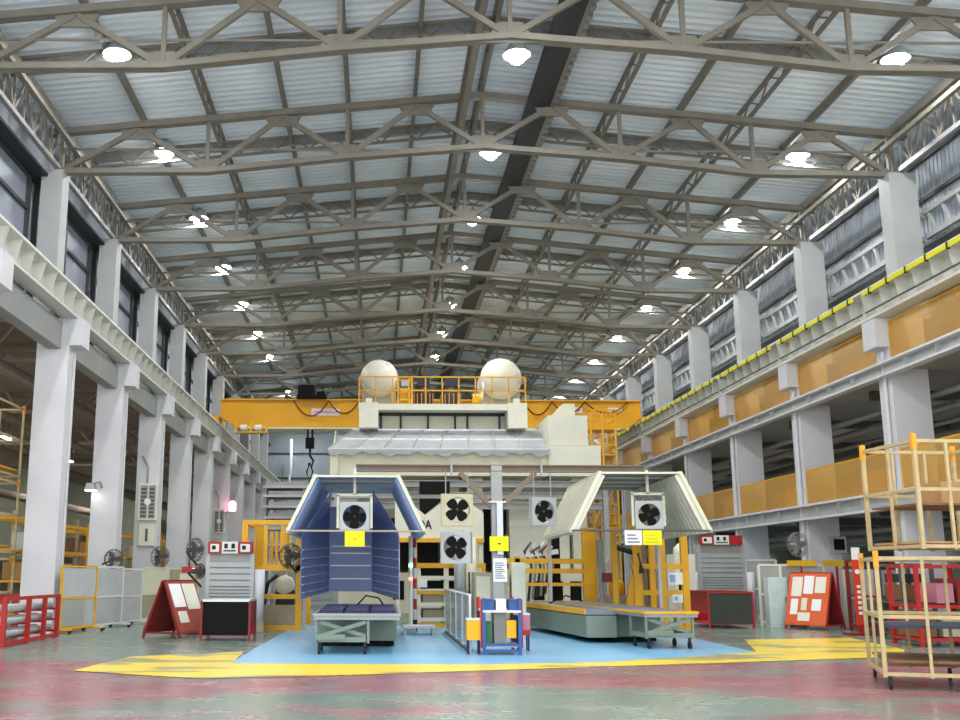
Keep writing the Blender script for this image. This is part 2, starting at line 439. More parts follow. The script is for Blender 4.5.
struct(MB().box(-9.5, -9.3, 9, YB, 7.8, 14).build('wall_left', CLAD))
def make_window(i):
    r = bpy.data.objects.new('window_%d' % i, None); COL.objects.link(r); struct(r); r.location = (-9.25, 12 + 6*i, 8.6)
    f = MB()
    for z in (.05, 1.05, 2.2, 3.1): f.box(-.04, .08, -2.68, 2.68, z - .05, z + .05)
    for y in (-2.62, 0, 2.62): f.box(-.04, .1, y - .07, y + .07, 0, 3.3)
    f.build('window_frame', MULL, r)
    MB().box(-.03, 0, -2.6, 2.6, 0, 3.2).build('pane', PANE, r)
for i in range(1, 13): make_window(i)
o = MB((-9.1, 9, 11.7)).box(-9.28, -8.75, 9, YB, 11.72, 11.8).build('eave_soffit', DARK); o.location = (-9.1, 9, 11.7); tag(o, 'dark eave ledge above the left clerestory windows', 'ledge')

# ------------------------------------------------------------------ right side
def make_rcol():
    t = T('building_column', '', 'column', (0, 0, 0), 0, 'white columns on the right')
    MB().box(13.06, 14.0, -.35, .35, 0, 7.95).build('lower_shaft', WHITE, t)
    MB().prism([(13.06, 7.2), (13.06, 7.95), (12.74, 7.95), (12.74, 7.2)], -.36, .36).build('corbel', WHITE, t)
    MB().box(13.5, 14.22, -.3, .3, 7.95, 11.93).build('upper_shaft', CONCP, t)
    MB().tube((13.0, -.1, .1), (13.0, -.1, 7.1), .05).build('drain_pipe', WHITE, t)
    return t
rep(make_rcol, [(0, 21 + 6*n, 0) for n in range(11)],
    ['white column on the right at the frame edge behind the near racks' if n == 0 else 'tall white column in the right row, %s from the camera' % ORD[n-1] for n in range(11)])
def make_rgird():
    t = T('crane_girder', '', 'girder', (0, 0, 0), 0, 'crane girders on the right columns')
    MB().box(12.58, 13.3, .02, 5.98, 8.66, 8.72).build('top_flange', GIRD, t)
    MB().box(12.95, 12.99, .02, 5.98, 8.03, 8.66).build('web', GIRD, t)
    MB().box(12.72, 13.2, .02, 5.98, 7.96, 8.03).build('bottom_flange', GIRD, t)
    for i in range(8):
        y = .04 + i*.84
        MB().prism([(12.95, 8.03), (12.76, 8.03), (12.64, 8.66), (12.95, 8.66)], y, y + .03).build('stiffener', GIRD, t)
    MB().box(12.92, 13.02, .02, 5.98, 8.72, 8.79).build('crane_rail', STEEL_D, t)
    MB().bar((12.66, .1, 8.14), (12.66, 5.9, 8.14), .03, .04).build('conduit', STEEL_D, t)
    return t
rep(make_rgird, [(0, 15 + 6*n, 0) for n in range(12)],
    ['pale stiffened crane girder over the %s right bay from the camera' % ORD[n] for n in range(12)])
def make_cond():
    t = T('conductor_rail', '', 'conductor rail', (0, 0, 0), 0, 'yellow conductor rails')
    MB().box(12.5, 12.54, .3, 5.7, 8.53, 8.64).build('yellow_strip', SIGNY, t)
    for i in range(6): MB().box(12.485, 12.555, .5 + i*.95, .56 + i*.95, 8.5, 8.659).build('bracket', DARK, t)
    return t
rep(make_cond, [(0, 15 + 6*n, 0) for n in range(12)],
    ['bright yellow conductor strip hung along the %s right girder from the camera' % ORD[n] for n in range(12)])
struct(MB().box(15.0, 15.2, 9, YB, 10.0, 14.1).build('wall_right', CLAD))
mb = MB()
for i in range(390): mb.box(14.98, 15.0, 9 + .2*i, 9.1 + .2*i, 10.0, 13.9)
struct(mb.build('trim_4', CLAD))
mb = MB()
for z in (11.5, 12.6): mb.box(14.88, 14.955, 9, YB, z, z + .1)
struct(mb.build('trim_5', MULL))
def make_ladder():
    t = T('wall_lattice_girder', '', 'lattice girder', (0, 0, 0), 0, 'lattice girders along the right wall')
    MB().box(14.4, 14.52, -2.9, 2.9, .62, .74).build('top_rail', CONCP, t)
    MB().box(14.4, 14.52, -2.9, 2.9, -.06, .08).build('bottom_rail', CONCP, t)
    for i in range(8):
        y = -2.6 + i*.72
        MB().bar((14.46, y, .05), (14.46, y + .28, .65), .07, .09).build('strut', CONCP, t)
    return t
rep(make_ladder, [(0, 18 + 6*n, 10.2) for n in range(11)],
    ['white lattice girder high on the right wall, %s bay from the camera' % ORD[n] for n in range(11)])
struct(MB().box(14.6, 19.6, 9, YB, 9.98, 10.1).build('ceiling_gallery', CONC))
# gallery floors
def slab(name, z0, z1):
    mb = MB().box(14.02, 19.5, 12, YB, z0, z1)
    for n in range(-1, 11): mb.box(13.1, 14.02, 21 + 6*n + .36, 27 + 6*n - .36, z0, z1)
    struct(mb.build(name, CONC))
slab('floor_upper_gallery', 6.62, 6.78); slab('floor_lower_gallery', 3.34, 3.52)
struct(MB().box(19.5, 19.8, 9, YB, 0, 10).build('wall_gallery', mat('gallery_wall', (116, 120, 114), .8)))
struct(MB().box(14.45, 14.55, 12, YB, 8.75, 9.98).build('void_shade', DARK))  # dark sheet stands in for the unlit void between girder and wall
def make_edge(hh, lev):
    t = T('edge_beam', '', 'beam', (0, 0, 0), 0, 'edge beams of the %s gallery' % lev)
    MB().box(12.97, 13.0, .01, 5.99, .06, hh - .06).build('web', GREYP, t)
    MB().box(12.8, 13.05, .01, 5.99, hh - .06, hh).build('top_flange', WHITE, t)
    MB().box(12.8, 13.05, .01, 5.99, 0, .06).build('bottom_flange', WHITE, t)
    for y in (1.5, 3, 4.5): MB().box(12.84, 12.97, y, y + .03, .06, hh - .06).build('stiffener', GREYP, t)
    return t
for lev, z, hh in (('upper', 6.42, .38), ('lower', 3.08, .46)):
    rep(lambda: make_edge(hh, lev), [(0, 15 + 6*n, z) for n in range(11)],
        ['grey edge beam of the %s gallery, %s bay from the camera' % (lev, ORD[n]) for n in range(11)])
def make_amber(h, lev):
    t = T('amber_screen', '', 'screen', (0, 0, 0), 0, 'amber screens of the %s gallery' % lev)
    MB().box(13.09, 13.1, .4, 5.6, .03, h).build('amber_sheet', AMBER, t)
    f = MB()
    f.box(13.08, 13.11, .38, 5.62, h, h + .04); f.box(13.08, 13.11, .38, 5.62, 0, .03)
    for y in (.38, 5.58): f.box(13.08, 13.11, y, y + .04, 0, h)
    f.build('frame', YELLOW, t)
    return t
for lev, z, h in (('upper', 6.80, 1.04), ('lower', 3.54, 1.02)):
    rep(lambda: make_amber(h, lev), [(0, 15 + 6*n, z) for n in range(11)],
        ['amber see-through plastic screen on the %s gallery edge, %s bay from the camera' % (lev, ORD[n]) for n in range(11)])
# goods on the galleries
for n in range(0, 8):
    for lev, z in (('upper', 6.79), ('lower', 3.53)):
        for k in range(2):
            w, d, h = random.uniform(.9, 1.4), random.uniform(1.2, 2.0), random.uniform(.6, 1.05)
            y = 16 + 6*n + k*2.6 + random.uniform(0, .5); x = random.uniform(14.3, 14.7)
            t = T('storage_crate', '%s crate on the %s gallery behind the %s amber screen, %s of its pair' % ('tan cardboard' if k else 'brown wooden', lev, ORD[n], 'farther' if k else 'nearer'), 'crate', (x, y, z), 0, 'crates on the galleries')
            m = CARD if k else WOOD
            MB().box(0, w, 0, d, .1, h).build('body', m, t); MB().box(.05, w - .05, .05, d - .05, 0, .1).build('pallet', WOOD, t)
            MB().box(-.02, w + .02, -.02, d + .02, h, h + .04).build('lid', m, t)
PL = ['nearest the hall', 'second from the hall', 'third from the hall', 'fourth from the hall']
for lev, z, k in (('upper', 6.1, 4), ('lower', 2.75, 3)):
    for i in range(k):
        x = 14.6 + i*1.0; r = (.09, .14, .07, .11)[i]; zz = z - .12*i
        o = MB((x, 12, zz)).tube((x, 12, zz), (x, 86, zz), r, 10).build('ceiling_pipe', GALV, None, True)
        o.location = (x, 12, zz); tag(o, 'grey pipe under the %s gallery floor, %s' % (lev, PL[i]), 'pipe', 'pipes under the galleries')
for n in range(9):
    for lev, z in (('upper', 6.35), ('lower', 3.1)):
        o = MB((14, 24 + 6*n, z)).box(14.05, 19.4, 23.9 + 6*n, 24.1 + 6*n, z, z + (.26 if z > 5 else .23)).build('joist', STEEL_D); o.location = (14, 24 + 6*n, z)
        tag(o, 'dark floor joist beneath the %s gallery, %s from the camera' % (lev, ORD[n]), 'joist', 'joists under the galleries')

# ------------------------------------------------------------------ back wall and left aisle
struct(MB().box(-9.3, 20, YB, YB + .3, 0, 15).build('wall_back', CLAD))
mb = MB()
for i in range(80): mb.box(-9.2 + .3*i, -9.1 + .3*i, YB - .05, YB, 0, 14)
struct(mb.build('trim_7', CLAD))
mb = MB()
for z in (3, 5, 7, 9, 11): mb.box(-9.2, 14.8, YB - .12, YB - .05, z, z + .12)
struct(mb.build('trim_8', MULL))
o = MB((-7, 85, 0)).path([(-7, 85, 0), (-7, 85, 9), (-6.9, 85, 9.3), (-6.9, 85, 12)], .11, 8).build('down_pipe', WHITE, None, True); o.location = (-7, 85, 0); tag(o, 'white vertical pipe on the far wall under the crane', 'pipe')
struct(MB().box(-26, -25.7, 9, YB, 0, 12).build('wall_aisle', AISLEW))
struct(MB().box(-26, -9, YB, YB + .3, 0, 12).build('wall_aisle_back', AISLEW))
struct(MB().box(-26, -9.5, 9, YB, 10.4, 10.6).build('ceiling_aisle', DUSTY))
def make_atruss():
    t = T('aisle_truss', '', 'roof truss', (0, 0, 0), 0, 'brown trusses in the left aisle')
    MB().bar((-25.5, 0, 10.2), (-9.55, 0, 10.2), .15, .15).build('top_chord', DUSTY, t)
    MB().bar((-25.5, 0, 8.6), (-9.55, 0, 8.6), .15, .15).build('bottom_chord', DUSTY, t)
    w = MB()
    for i in range(12):
        a, b = -25.5 + 15.9*i/12, -25.5 + 15.9*(i+1)/12
        w.bar((a, 0, 8.6 if i % 2 else 10.2), (b, 0, 10.2 if i % 2 else 8.6), .1, .1)
    w.build('web', DUSTY, t)
    return t
rep(make_atruss, [(0, 24 + 6*n, 0) for n in range(9)],
    ['dusty brown truss in the left aisle, %s from the camera' % ORD[n] for n in range(9)])
DN = ['nearest the columns', 'second from the columns', 'third from the columns', 'fourth from the columns', 'nearest the aisle wall']
for i, (x, z, r) in enumerate(((-11.5, 7.6, .25), (-13.5, 7.0, .18), (-16, 6.4, .3), (-19, 7.2, .2), (-22, 6, .25))):
    o = MB((x, 15, z)).tube((x, 15, z), (x, 86, z), r, 10).build('aisle_duct', DUSTY, None, True); o.location = (x, 15, z)
    tag(o, 'dusty duct along the left aisle, %s' % DN[i], 'duct', 'ducts in the left aisle')
def make_shelf():
    t = T('storage_rack', '', 'rack', (0, 0, 0), 0, 'yellow storage racks in the left aisle')
    for x in (-.5, .5):
        for y in (0, 1.9, 3.8): MB().bar((x, y, 0), (x, y, 3.3), .08, .08).build('post', RACKC if y == 1.9 else YELLOW, t)
    for z in (.3, 1.2, 2.1, 3.0):
        f = MB()
        for x in (-.5, .5): f.box(x - .04, x + .04, .04, 3.76, z - .05, z + .05)
        for i in range(12): f.box(-.46, .46, .15 + .31*i, .2 + .31*i, z - .03, z + .03)
        f.build('shelf', YELLOW, t)
    return t
RK = rep(make_shelf, [(-10.6 - .5*(n % 3), 31 + 5.2*n, 0) for n in range(8)],
    ['yellow storage rack in the left aisle behind the columns, %s from the camera' % ORD[n] for n in range(8)])
for n in range(8):
    for k in range(3):
        z = (.35, 1.25, 2.15)[k]
        x = -10.6 - .5*(n % 3); y = 31 + 5.2*n
        t = T('parts_bin', 'worn parts bin on the %s shelf of the %s rack in the left aisle' % (['lowest', 'middle', 'upper'][k], ORD[n]), 'bin', (x, y + .9 + .6*k, z), 0, 'bins on the aisle racks')
        m = (WOOD, CARD, GREYP)[(n + k) % 3]
        mb = MB(); mb.box(-.4, .4, -.6, .6, 0, .05); mb.box(-.4, -.36, -.6, .6, .05, .5); mb.box(.36, .4, -.6, .6, .05, .5); mb.box(-.36, .36, -.6, -.56, .05, .5); mb.box(-.36, .36, .56, .6, .05, .5)
        mb.build('tray', m, t); MB().box(-.35, .35, -.55, .55, .05, .42).build('contents', STEEL_D, t)

# ------------------------------------------------------------------ overhead crane
def text_mesh(body, h, m, parent, name, loc, off=(0, 0, 0), depth=.01, squeeze=1.0):
    cu = bpy.data.curves.new(name, 'FONT'); cu.body = body; cu.size = h; cu.extrude = depth; cu.offset = .012
    tmp = bpy.data.objects.new('tmp', cu); me = bpy.data.meshes.new_from_object(tmp); me.name = name
    bpy.data.objects.remove(tmp); bpy.data.curves.remove(cu)
    o0 = Vector(off)
    for v in me.vertices:
        x, y, z = v.co; v.co = Vector((loc[0] + x*squeeze, loc[1] - z, loc[2] + y)) - o0
    me.materials.clear(); me.materials.append(m)
    o = bpy.data.objects.new(name, me); COL.objects.link(o); o.parent = parent; return o
def scribble(x0, z0, w, h, y, m, parent, off, name='lettering', seed=1, n=9):
    """small dark pen strokes: writing too small to read in the photograph"""
    r = random.Random(seed); mb = MB(off)
    for i in range(n):
        a = x0 + w*i/n; k = r.random(); d = w/n*(.3 + .5*k)
        mb.bar((a, y - .006, z0 + h*.15*k), (a + d, y - .006, z0 + h*(.6 + .4*r.random())), .012, h*.16)
        mb.bar((a + d, y - .006, z0 + h*(.3 + .5*r.random())), (a + w/n*.95, y - .006, z0 + h*.3*r.random()), .012, h*.16)
    return mb.build(name, m, parent)
o = (2.6, 52, 8.6)
t = T('overhead_crane', 'big yellow overhead crane bridging the hall behind the press', 'crane', o)
MB(o).prism([(-7.68, 8.95), (-6.9, 8.42), (12.1, 8.42), (12.85, 8.95), (12.85, 9.78), (-7.68, 9.78)], 51.6, 52.5).build('bridge_girder', CRANEY, t)
MB(o).box(-7.68, 12.85, 51.45, 52.65, 9.76, 9.82).build('top_plate', CRANEY, t)
MB(o).box(-6.7, 11.85, 51.5, 52.6, 8.36, 8.42).build('bottom_plate', CREAM2, t)
for x in (-7.9, 12.97):
    MB(o).box(x - .2, x + .2, 51.0, 53.4, 8.6, 8.94).build('end_carriage', CRANEY, t)
mb = MB(o).box(-6.9, -5.3, 50.9, 51.5, 8.08, 8.14)
for x in (-6.85, -6.1, -5.35): mb.box(x - .05, x + .05, 50.95, 51.0, 8.08, 8.62)
mb.box(-6.9, -5.3, 50.93, 50.97, 8.36, 8.42); mb.build('service_platform', YELLOW, t)
MB(o).tube((-6.6, 51.0, 8.32), (-6.3, 51.0, 8.32), .16, 12).tube((-5.9, 51.0, 8.32), (-5.6, 51.0, 8.32), .16, 12).build('drive_drum', CREAM2, t)
h = MB(o).box(-3.95, -2.5, 51.2, 52.9, 9.8, 10.0).box(-3.9, -3.1, 51.3, 52.6, 10.0, 10.5).box(-3.0, -2.6, 51.5, 52.4, 10.0, 10.2).tube((-2.72, 52, 10.2), (-2.72, 52, 10.55), .03).build('trolley', BLACK, t)
MB(o).tube((-3.42, 51.9, 8.36), (-3.42, 51.9, 7.9), .05).tube((-3.2, 51.9, 8.36), (-3.2, 51.9, 7.9), .05).build('hoist_rope', BLACK, t)
hb = MB(o).box(-3.52, -3.1, 51.7, 52.1, 7.45, 7.95).build('hook_block', BLACK, t)
MB(o).path([(-3.3, 51.9, 7.45), (-3.3, 51.9, 7.1), (-3.12, 51.9, 6.85), (-3.2, 51.9, 6.6), (-3.38, 51.9, 6.7)], .06, 8).build('hook', DARK, hb)
MB(o).path([(-3.3, 51.9, 6.75), (-3.45, 51.9, 6.3), (-3.3, 51.9, 5.9), (-3.15, 51.9, 6.3), (-3.3, 51.9, 6.75)], .035).tube((-3.3, 51.9, 5.9), (-3.3, 51.9, 4.2), .03).build('sling', BLACK, hb)
def festoon(a, b, sag):
    pts = []
    for i in range(13):
        u = i/12; x = a + (b - a)*u; pts.append((x, 51.4, 9.72 - sag*4*u*(1 - u)))
    return pts
for a, b, s in ((-4.1, -2.4, .75), (-2.4, -.9, .62), (-.9, .8, .6), (7.1, 8.5, .65), (8.5, 10.1, .55), (10.1, 12.2, .55)):
    MB(o).path(festoon(a, b, s), .035).build('festoon_cable', CABLE, t)
for i, (a, b, z, hh) in enumerate(((-3.25, -1.85, 9.02, .34), (9.2, 10.0, 9.18, .3), (11.25, 11.95, 9.26, .2))):
    s_ = MB(o).box(a, b, 51.57, 51.6, z, z + hh).build('nameplate', PINKS, t)
    scribble(a + .1, z + hh*.3, b - a - .2, hh*.45, 51.57, PINKINK, s_, o, seed=i + 2, n=9 if i == 0 else 5)

# ------------------------------------------------------------------ the press and its platform
o = (3.3, 42, 0)
t = T('press_machine', 'huge cream press machine with glazed hood and roof platform filling the back of the hall', 'press machine', o)
b = MB(o).box(-1.75, 8.2, 43.4, 48.5, 0, 7.0)
b.box(-.6, 5.8, 43.0, 48, 7.0, 7.85)
b.build('body', CREAM, t)
MB(o).box(-1.8, 6.6, 40.6, 43.4, 5.12, 6.02).box(-1.8, -1.5, 40.4, 43.4, 5.12, 6.0).build('front_crossbeam', CREAM, t)
# sloped clear hood
A, B_, C_, D_ = (-1.0, 42.75, 7.15), (6.55, 42.75, 7.15), (6.5, 40.3, 6.08), (-1.88, 40.3, 6.08)
hd = MB(o).slab(A, B_, C_, D_, .03).build('hood', FROST, t)
fr = MB(o)
for i in range(9):
    u = i/8; p = Vector(A).lerp(Vector(B_), u); q = Vector(D_).lerp(Vector(C_), u); fr.bar(p, q, .06, .07)
for u in (0, .5, 1): fr.bar(Vector(A).lerp(Vector(D_), u), Vector(B_).lerp(Vector(C_), u), .07, .08)
fr.build('hood_frame', ALU, hd)
mb = MB(o)
pts = []
for i in range(40):
    x = -1.86 + 8.36*i/39; pts.append((x, 6.04 - .14 - .07*math.sin(i*1.9) - .05*math.sin(i*.7)))
mb.prism([(-1.86, 6.1)] + pts + [(6.5, 6.1)], 40.26, 40.29); mb.build('hood_skirt_film', CLEAR, hd)
MB(o).prism([(40.3, 6.02), (42.75, 7.1), (42.75, 6.02)], -1.72, -1.66, 'yz').build('hood_end_panel', CREAM, t)
MB(o).prism([(-1.0, 7.08), (-1.86, 6.02), (-1.0, 6.02)], 42.7, 42.76).build('hood_end_panel', CREAM2, t)
MB(o).box(6.55, 8.05, 40.6, 44, 6.3, 7.45).build('side_cabinet', CREAM2, t)
MB(o).box(6.5, 8.5, 40.5, 44, 5.12, 6.28).build('side_cabinet', CREAM2, t)
MB(o).prism([(6.75, 7.46), (7.15, 7.46), (7.75, 7.46), (7.75, 8.05), (7.3, 8.05)], 41.5, 43).build('cowl', CREAM, t)
MB(o).box(-.78, 5.95, 42, 47.5, 7.86, 8.1).build('platform_deck', CREAM2, t)
for a, b2 in ((-.74, .02), (5.16, 5.92)):
    MB(o).box(a, b2, 41.8, 42.9, 7.12, 8.12).build('end_block', CREAM2, t)
    MB(o).box(a + .26, a + .5, 42.0, 42.3, 8.1, 8.32).build('cap', CREAM2, t)
mb = MB(o)
for x in (.1, .9, 2.0, 3.1, 3.6, 4.9): mb.box(x, x + .07, 42.8, 42.95, 7.14, 7.85)
mb.box(.05, 5.15, 42.8, 42.95, 7.75, 7.85); mb.build('underdeck_pipe', DARK, t)
r = MB(o)
xs = [-.75 + 6.65*i/10 for i in range(11)]
for x in xs: r.bar((x, 42.05, 8.1), (x, 42.05, 9.2), .05, .05)
for z in (8.65, 9.2): r.bar((-.75, 42.05, z), (5.92, 42.05, z), .05, .05)
r.bar((-.75, 42.05, 9.2), (-.75, 47, 9.2), .05, .05); r.bar((5.92, 42.05, 9.2), (5.92, 47, 9.2), .05, .05)
r.build('guard_rail', YELLOW, t)
for x, R in ((.05, .74), (5.05, .82)):
    oo = (x, 43, 9.15)
    tk = T('air_tank', 'cream domed air tank on the press platform, %s' % ('left of the motors' if x < 2 else 'right of the motors'), 'tank', (x, 44.2, 8.1))
    oo = (x, 44.2, 8.1)
    prof = [(R*math.sin(PI/2*i/8), .55 - .55*math.cos(PI/2*i/8)) for i in range(9)] + [(R, 2.4)] + [(R*math.cos(PI/2*i/6), 2.4 + .5*math.sin(PI/2*i/6)) for i in range(1, 7)]
    MB(oo).lathe(prof, (x, 42.5, 9.32), (0, 1, 0), 32).build('shell', TANK, tk, True)
    for y in (43.2, 44.6):
        MB(oo).prism([(x - R*.95, 8.1), (x + R*.95, 8.1), (x + R*.95, 9.2)] + [(x + R*1.0*math.cos(-PI*i/10), 9.32 + R*1.0*math.sin(-PI*i/10)) for i in range(0, 11)] + [(x - R*.95, 9.2)], y, y + .12).build('cradle', BEIGE, tk)
    MB(oo).ring((x, 43.05, 9.32), R + .01, .03, n=32).build('weld_band', TANK, tk, True)
for x, nm in ((1.9, 'left'), (3.05, 'right')):
    oo = (x, 44, 8.1)
    mo = T('press_motor', 'dark finned motor on the press platform, %s of the pair' % nm, 'motor', oo, 0, 'press motors')
    mb = MB(oo).lathe([(.42, 0), (.42, .72), (.36, .92), (.2, 1.02), (.01, 1.03)], (x, 44, 8.1), n=20); mb.build('drum', mat('motor_brown', (58, 42, 36), .5), mo, True)
    f = MB(oo)
    for i in range(14):
        a = 2*PI*i/14; f.bar((x + .42*math.cos(a), 44 + .42*math.sin(a), 8.12), (x + .42*math.cos(a), 44 + .42*math.sin(a), 8.8), .035, .035)
    f.build('fin', CARD, mo); MB(oo).box(x - .26, x + .26, 43.8, 44.2, 9.13, 9.5).build('terminal_box', mat('navy_box', (22, 24, 40), .5), mo)
oo = (1.1, 42.6, 8.1)
k = T('platform_ladder', 'yellow caged hatch with ladder beside the left tank on the press platform', 'ladder', oo)
f = MB(oo)
for x in (.82, 1.38):
    for y in (42.3, 42.9): f.bar((x, y, 8.11), (x, y, 9.25), .06, .06)
for z in (8.3, 8.6, 9.22): f.bar((.82, 42.3, z), (1.38, 42.3, z), .05, .05); f.bar((.82, 42.9, z), (1.38, 42.9, z), .05, .05)
f.build('cage', YELLOW, k); MB(oo).box(.9, 1.3, 42.34, 42.38, 8.32, 8.8).build('gate_panel', YELLOW, k)
g = MB(oo)
for z in (8.15, 8.45, 8.75): g.tube((.92, 42.6, z), (1.28, 42.6, z), .03)
g.build('rung', YELLOW, k)
MB(oo).box(.95, 1.25, 42.45, 42.55, 8.9, 9.18).build('switch_box', GREYP, k)
oo = (4.2, 43, 8.1)
k = T('pump_unit', 'small yellow and cream pump between the motors and the right tank', 'pump', oo)
MB(oo).box(3.8, 4.3, 42.6, 43.2, 8.1, 8.2).build('base', CREAM2, k); MB(oo).tube((3.85, 42.8, 8.45), (4.2, 42.8, 8.45), .2, 12).build('motor', YELLOW, k); MB(oo).path([(4.2, 42.7, 8.4), (4.3, 42.7, 8.9), (4.3, 42.9, 9.1)], .05).build('pipe', CREAM2, k)
# stair tower
oo = (8.9, 45, 0)
k = T('stair_tower', 'yellow scaffold stair tower right of the press under the crane', 'stair tower', oo)
f = MB(oo)
for x in (9.05, 9.55, 10.1):
    for y in (45, 46.2): f.bar((x, y, 0), (x, y, 8.2), .09, .09)
f.build('post', YELLOW, k)
for z in (3.5, 5.0, 6.4, 7.5):
    MB(oo).box(9.0, 10.15, 45, 46.2, z, z + .06).build('landing', YELLOW, k)
    g = MB(oo)
    for zz in (z + .45, z + .85):
        g.bar((9.05, 45, zz), (10.1, 45, zz), .05, .05); g.bar((9.05, 46.2, zz), (10.1, 46.2, zz), .05, .05)
    for x in (9.05, 10.1):
        for zz in (z + .45, z + .85): g.bar((x, 45, zz), (x, 46.2, zz), .05, .05)
    for i in range(6): g.bar((9.25 + .17*i, 45, z), (9.25 + .17*i, 45, z + .85), .03, .03)
    g.build('railing', YELLOW, k)
g = MB(oo)
for j in range(3):
    a, b2 = ((0, 3.5), (3.5, 5.0), (5.0, 6.4))[j]
    g.bar((9.1 if j % 2 else 10.0, 45.6, a), (10.0 if j % 2 else 9.1, 45.6, b2), .5, .06)
g.build('flight', CREAM2, k)
MB(oo).lathe([(.3, 0), (.3, .7), (.05, .8)], (9.6, 45.6, 6.46), n=14).build('lubricator', CREAM2, k, True)
# grey I-beams below the hood
for i, (z, y) in enumerate(((4.72, 39.6), (4.3, 39.6), (3.92, 39.6))):
    oo = (3, y, z)
    e = MB(oo).ibeam((-1.4, y, z), (8.3, y, z), .3, .24, .03).build('feed_beam', GALV); e.location = oo
    tag(e, 'grey feed beam under the press hood, %s of three' % ['topmost', 'middle', 'lowest'][i], 'beam', 'feed beams')
for i, x in enumerate((-1.5, 8.4)):
    oo = (x, 39.6, 0); e = MB(oo).box(x - .09, x + .09, 39.45, 39.75, 0, 5.05).build('feed_post', GALV); e.location = oo
    tag(e, 'grey post carrying the %s end of the feed beams' % ['left', 'right'][i], 'post')
# press front: black plates and blocks for shade in the openings, uprights and base
oo = (3.2, 41, 0)
k = T('die_bolster', 'cream press base with black plates for shaded recesses behind the yellow guards', 'press base', oo)
MB(oo).box(-1.5, 8.1, 41.2, 43.3, 0, 1.5).build('base', CREAM, k)
for x in (.6, 1.3, 2.1, 5.2, 5.9, 6.6, 7.3): MB(oo).box(x, x + .42, 41.17, 41.22, .5, 1.2).build('recess_shade', BLACK, k)
for x in (-1.3, 2.6, 3.5, 7.5): MB(oo).box(x, x + .55, 41.3, 42.6, 1.5, 5.1).build('upright', CREAM if x != 2.6 else BEIGE, k)
MB(oo).box(.2, 2.4, 42.4, 43.35, 1.6, 3.6).build('bay_shade', BLACK, k); MB(oo).box(4.2, 5.0, 42.4, 43.35, 1.6, 4.6).build('bay_shade', BLACK, k)
MB(oo).box(5.1, 7.4, 41.6, 43.2, 1.6, 4.2).build('door_panel', CREAM2, k)
# lettered cream panel with dark gable shapes
oo = (1.8, 36.5, 0)
k = T('lettered_panel', 'cream press panel lettered DA beside the left booth hood', 'panel', oo)
MB(oo).prism([(.6, 2.62), (3.6, 2.62), (3.6, 3.5), (2.9, 4.0), (2.4, 4.0), (1.62, 3.42), (.9, 4.0), (.6, 4.0)], 36.5, 36.9).build('panel', CREAM2, k)
MB(oo).prism([(1.45, 3.3), (2.3, 4.0), (1.45, 4.0)], 36.95, 37.05).build('dark_gable', BLACK, k)
MB(oo).box(1.45, 2.5, 36.95, 37.1, 4.15, 4.6).build('dark_gable', BLACK, k)
text_mesh('DA', .42, INK, k, 'lettering', (1.36, 36.5, 2.95), oo, .01, .8)
MB(oo).box(.6, 3.6, 36.42, 36.5, 2.5, 2.64).build('yellow_sill', YELLOW, k)
for x in (.7, 3.5): MB(oo).box(x - .06, x + .06, 36.6, 36.8, 0, 2.62).build('post', CREAM2, k)
oo = (-4, 60, 0)
k = T('panel_stack_rack', 'tall rack of stacked white panels left of the press by the far wall', 'rack', oo)
for x in (-6.3, -4.1, -2): MB(oo).box(x - .1, x + .1, 60, 62, 0, 6.3).build('post', GREYP, k)
for z in (2.0, 3.0, 3.9, 4.5, 5.1, 5.7, 6.2):
    e = MB(oo).box(-6.4, -1.9, 59.8, 62, z - .07, z + .07).build('shelf', WHITE, k)
    MB(oo).box(-6.1, -2.1, 59.9, 61.9, z + .07, z + .28).build('panel_stack', GREYP, e)

# ------------------------------------------------------------------ yellow robot-cell guards
def frame(root, off, pts, w=.1, m=None, name='rail'):
    for p, q in pts: MB(off).bar(p, q, w, w).build(name, m or YELLOW, root)
oo = (-2.8, 28.6, 0)
k = T('guard_frame', 'yellow robot guard frame left of the blue booth', 'guard frame', oo)
for x in (-3.5, -2.05): MB(oo).bar((x, 28.6, 0), (x, 28.6, 2.78), .16, .16).build('post', YELLOW, k)
for x, y in ((-3.5, 32.5), (-2.05, 32.5)): MB(oo).bar((x, y, 0), (x, y, 2.78), .14, .14).build('post', YELLOW, k)
for x in (-2.95, -2.5): MB(oo).bar((x, 28.6, 1.65), (x, 28.6, 2.7), .1, .1).build('post', YELLOW, k)
for z, w in ((2.78, .12), (1.6, .16), (.86, .12), (.06, .12)): MB(oo).bar((-3.5, 28.6, z), (-2.02, 28.6, z), w, w).build('rail', YELLOW, k)
for z in (2.78, 1.6, .06): MB(oo).bar((-3.5, 28.6, z), (-3.5, 32.5, z), .12, .12).build('rail', YELLOW, k)
g = MB(oo)
for i in range(9): g.box(-3.3 + 0, -3.26, 29 + .38*i, 29.24 + .38*i, 1.7, 2.7)
for i in range(5): g.box(-3.2 + .14*i, -3.12 + .14*i, 32.45, 32.5, 1.7, 2.7)
g.build('slat_panel', YELLOW, k)
oo = (-2.6, 29.6, 0)
k = T('robot_controller', 'small cream machine with round drum inside the left guard frame', 'machine', oo)
MB(oo).box(-3.1, -2.2, 29.3, 30.2, 0, .62).build('base', BEIGE, k)
MB(oo).lathe([(.02, -.02), (.26, 0), (.26, .5), (.02, .52)], (-2.5, 29.3, 1.15), (0, 1, 0), 8).build('drum', CREAM2, k, True)
MB(oo).box(-2.75, -2.25, 29.5, 30.1, .62, 1.0).build('bracket', DARK, k)
MB(oo).path([(-3.05, 29.5, .62), (-2.95, 29.4, 1.2), (-2.7, 29.5, 1.4)], .06).build('hose', DARK, k)
g = MB(oo)
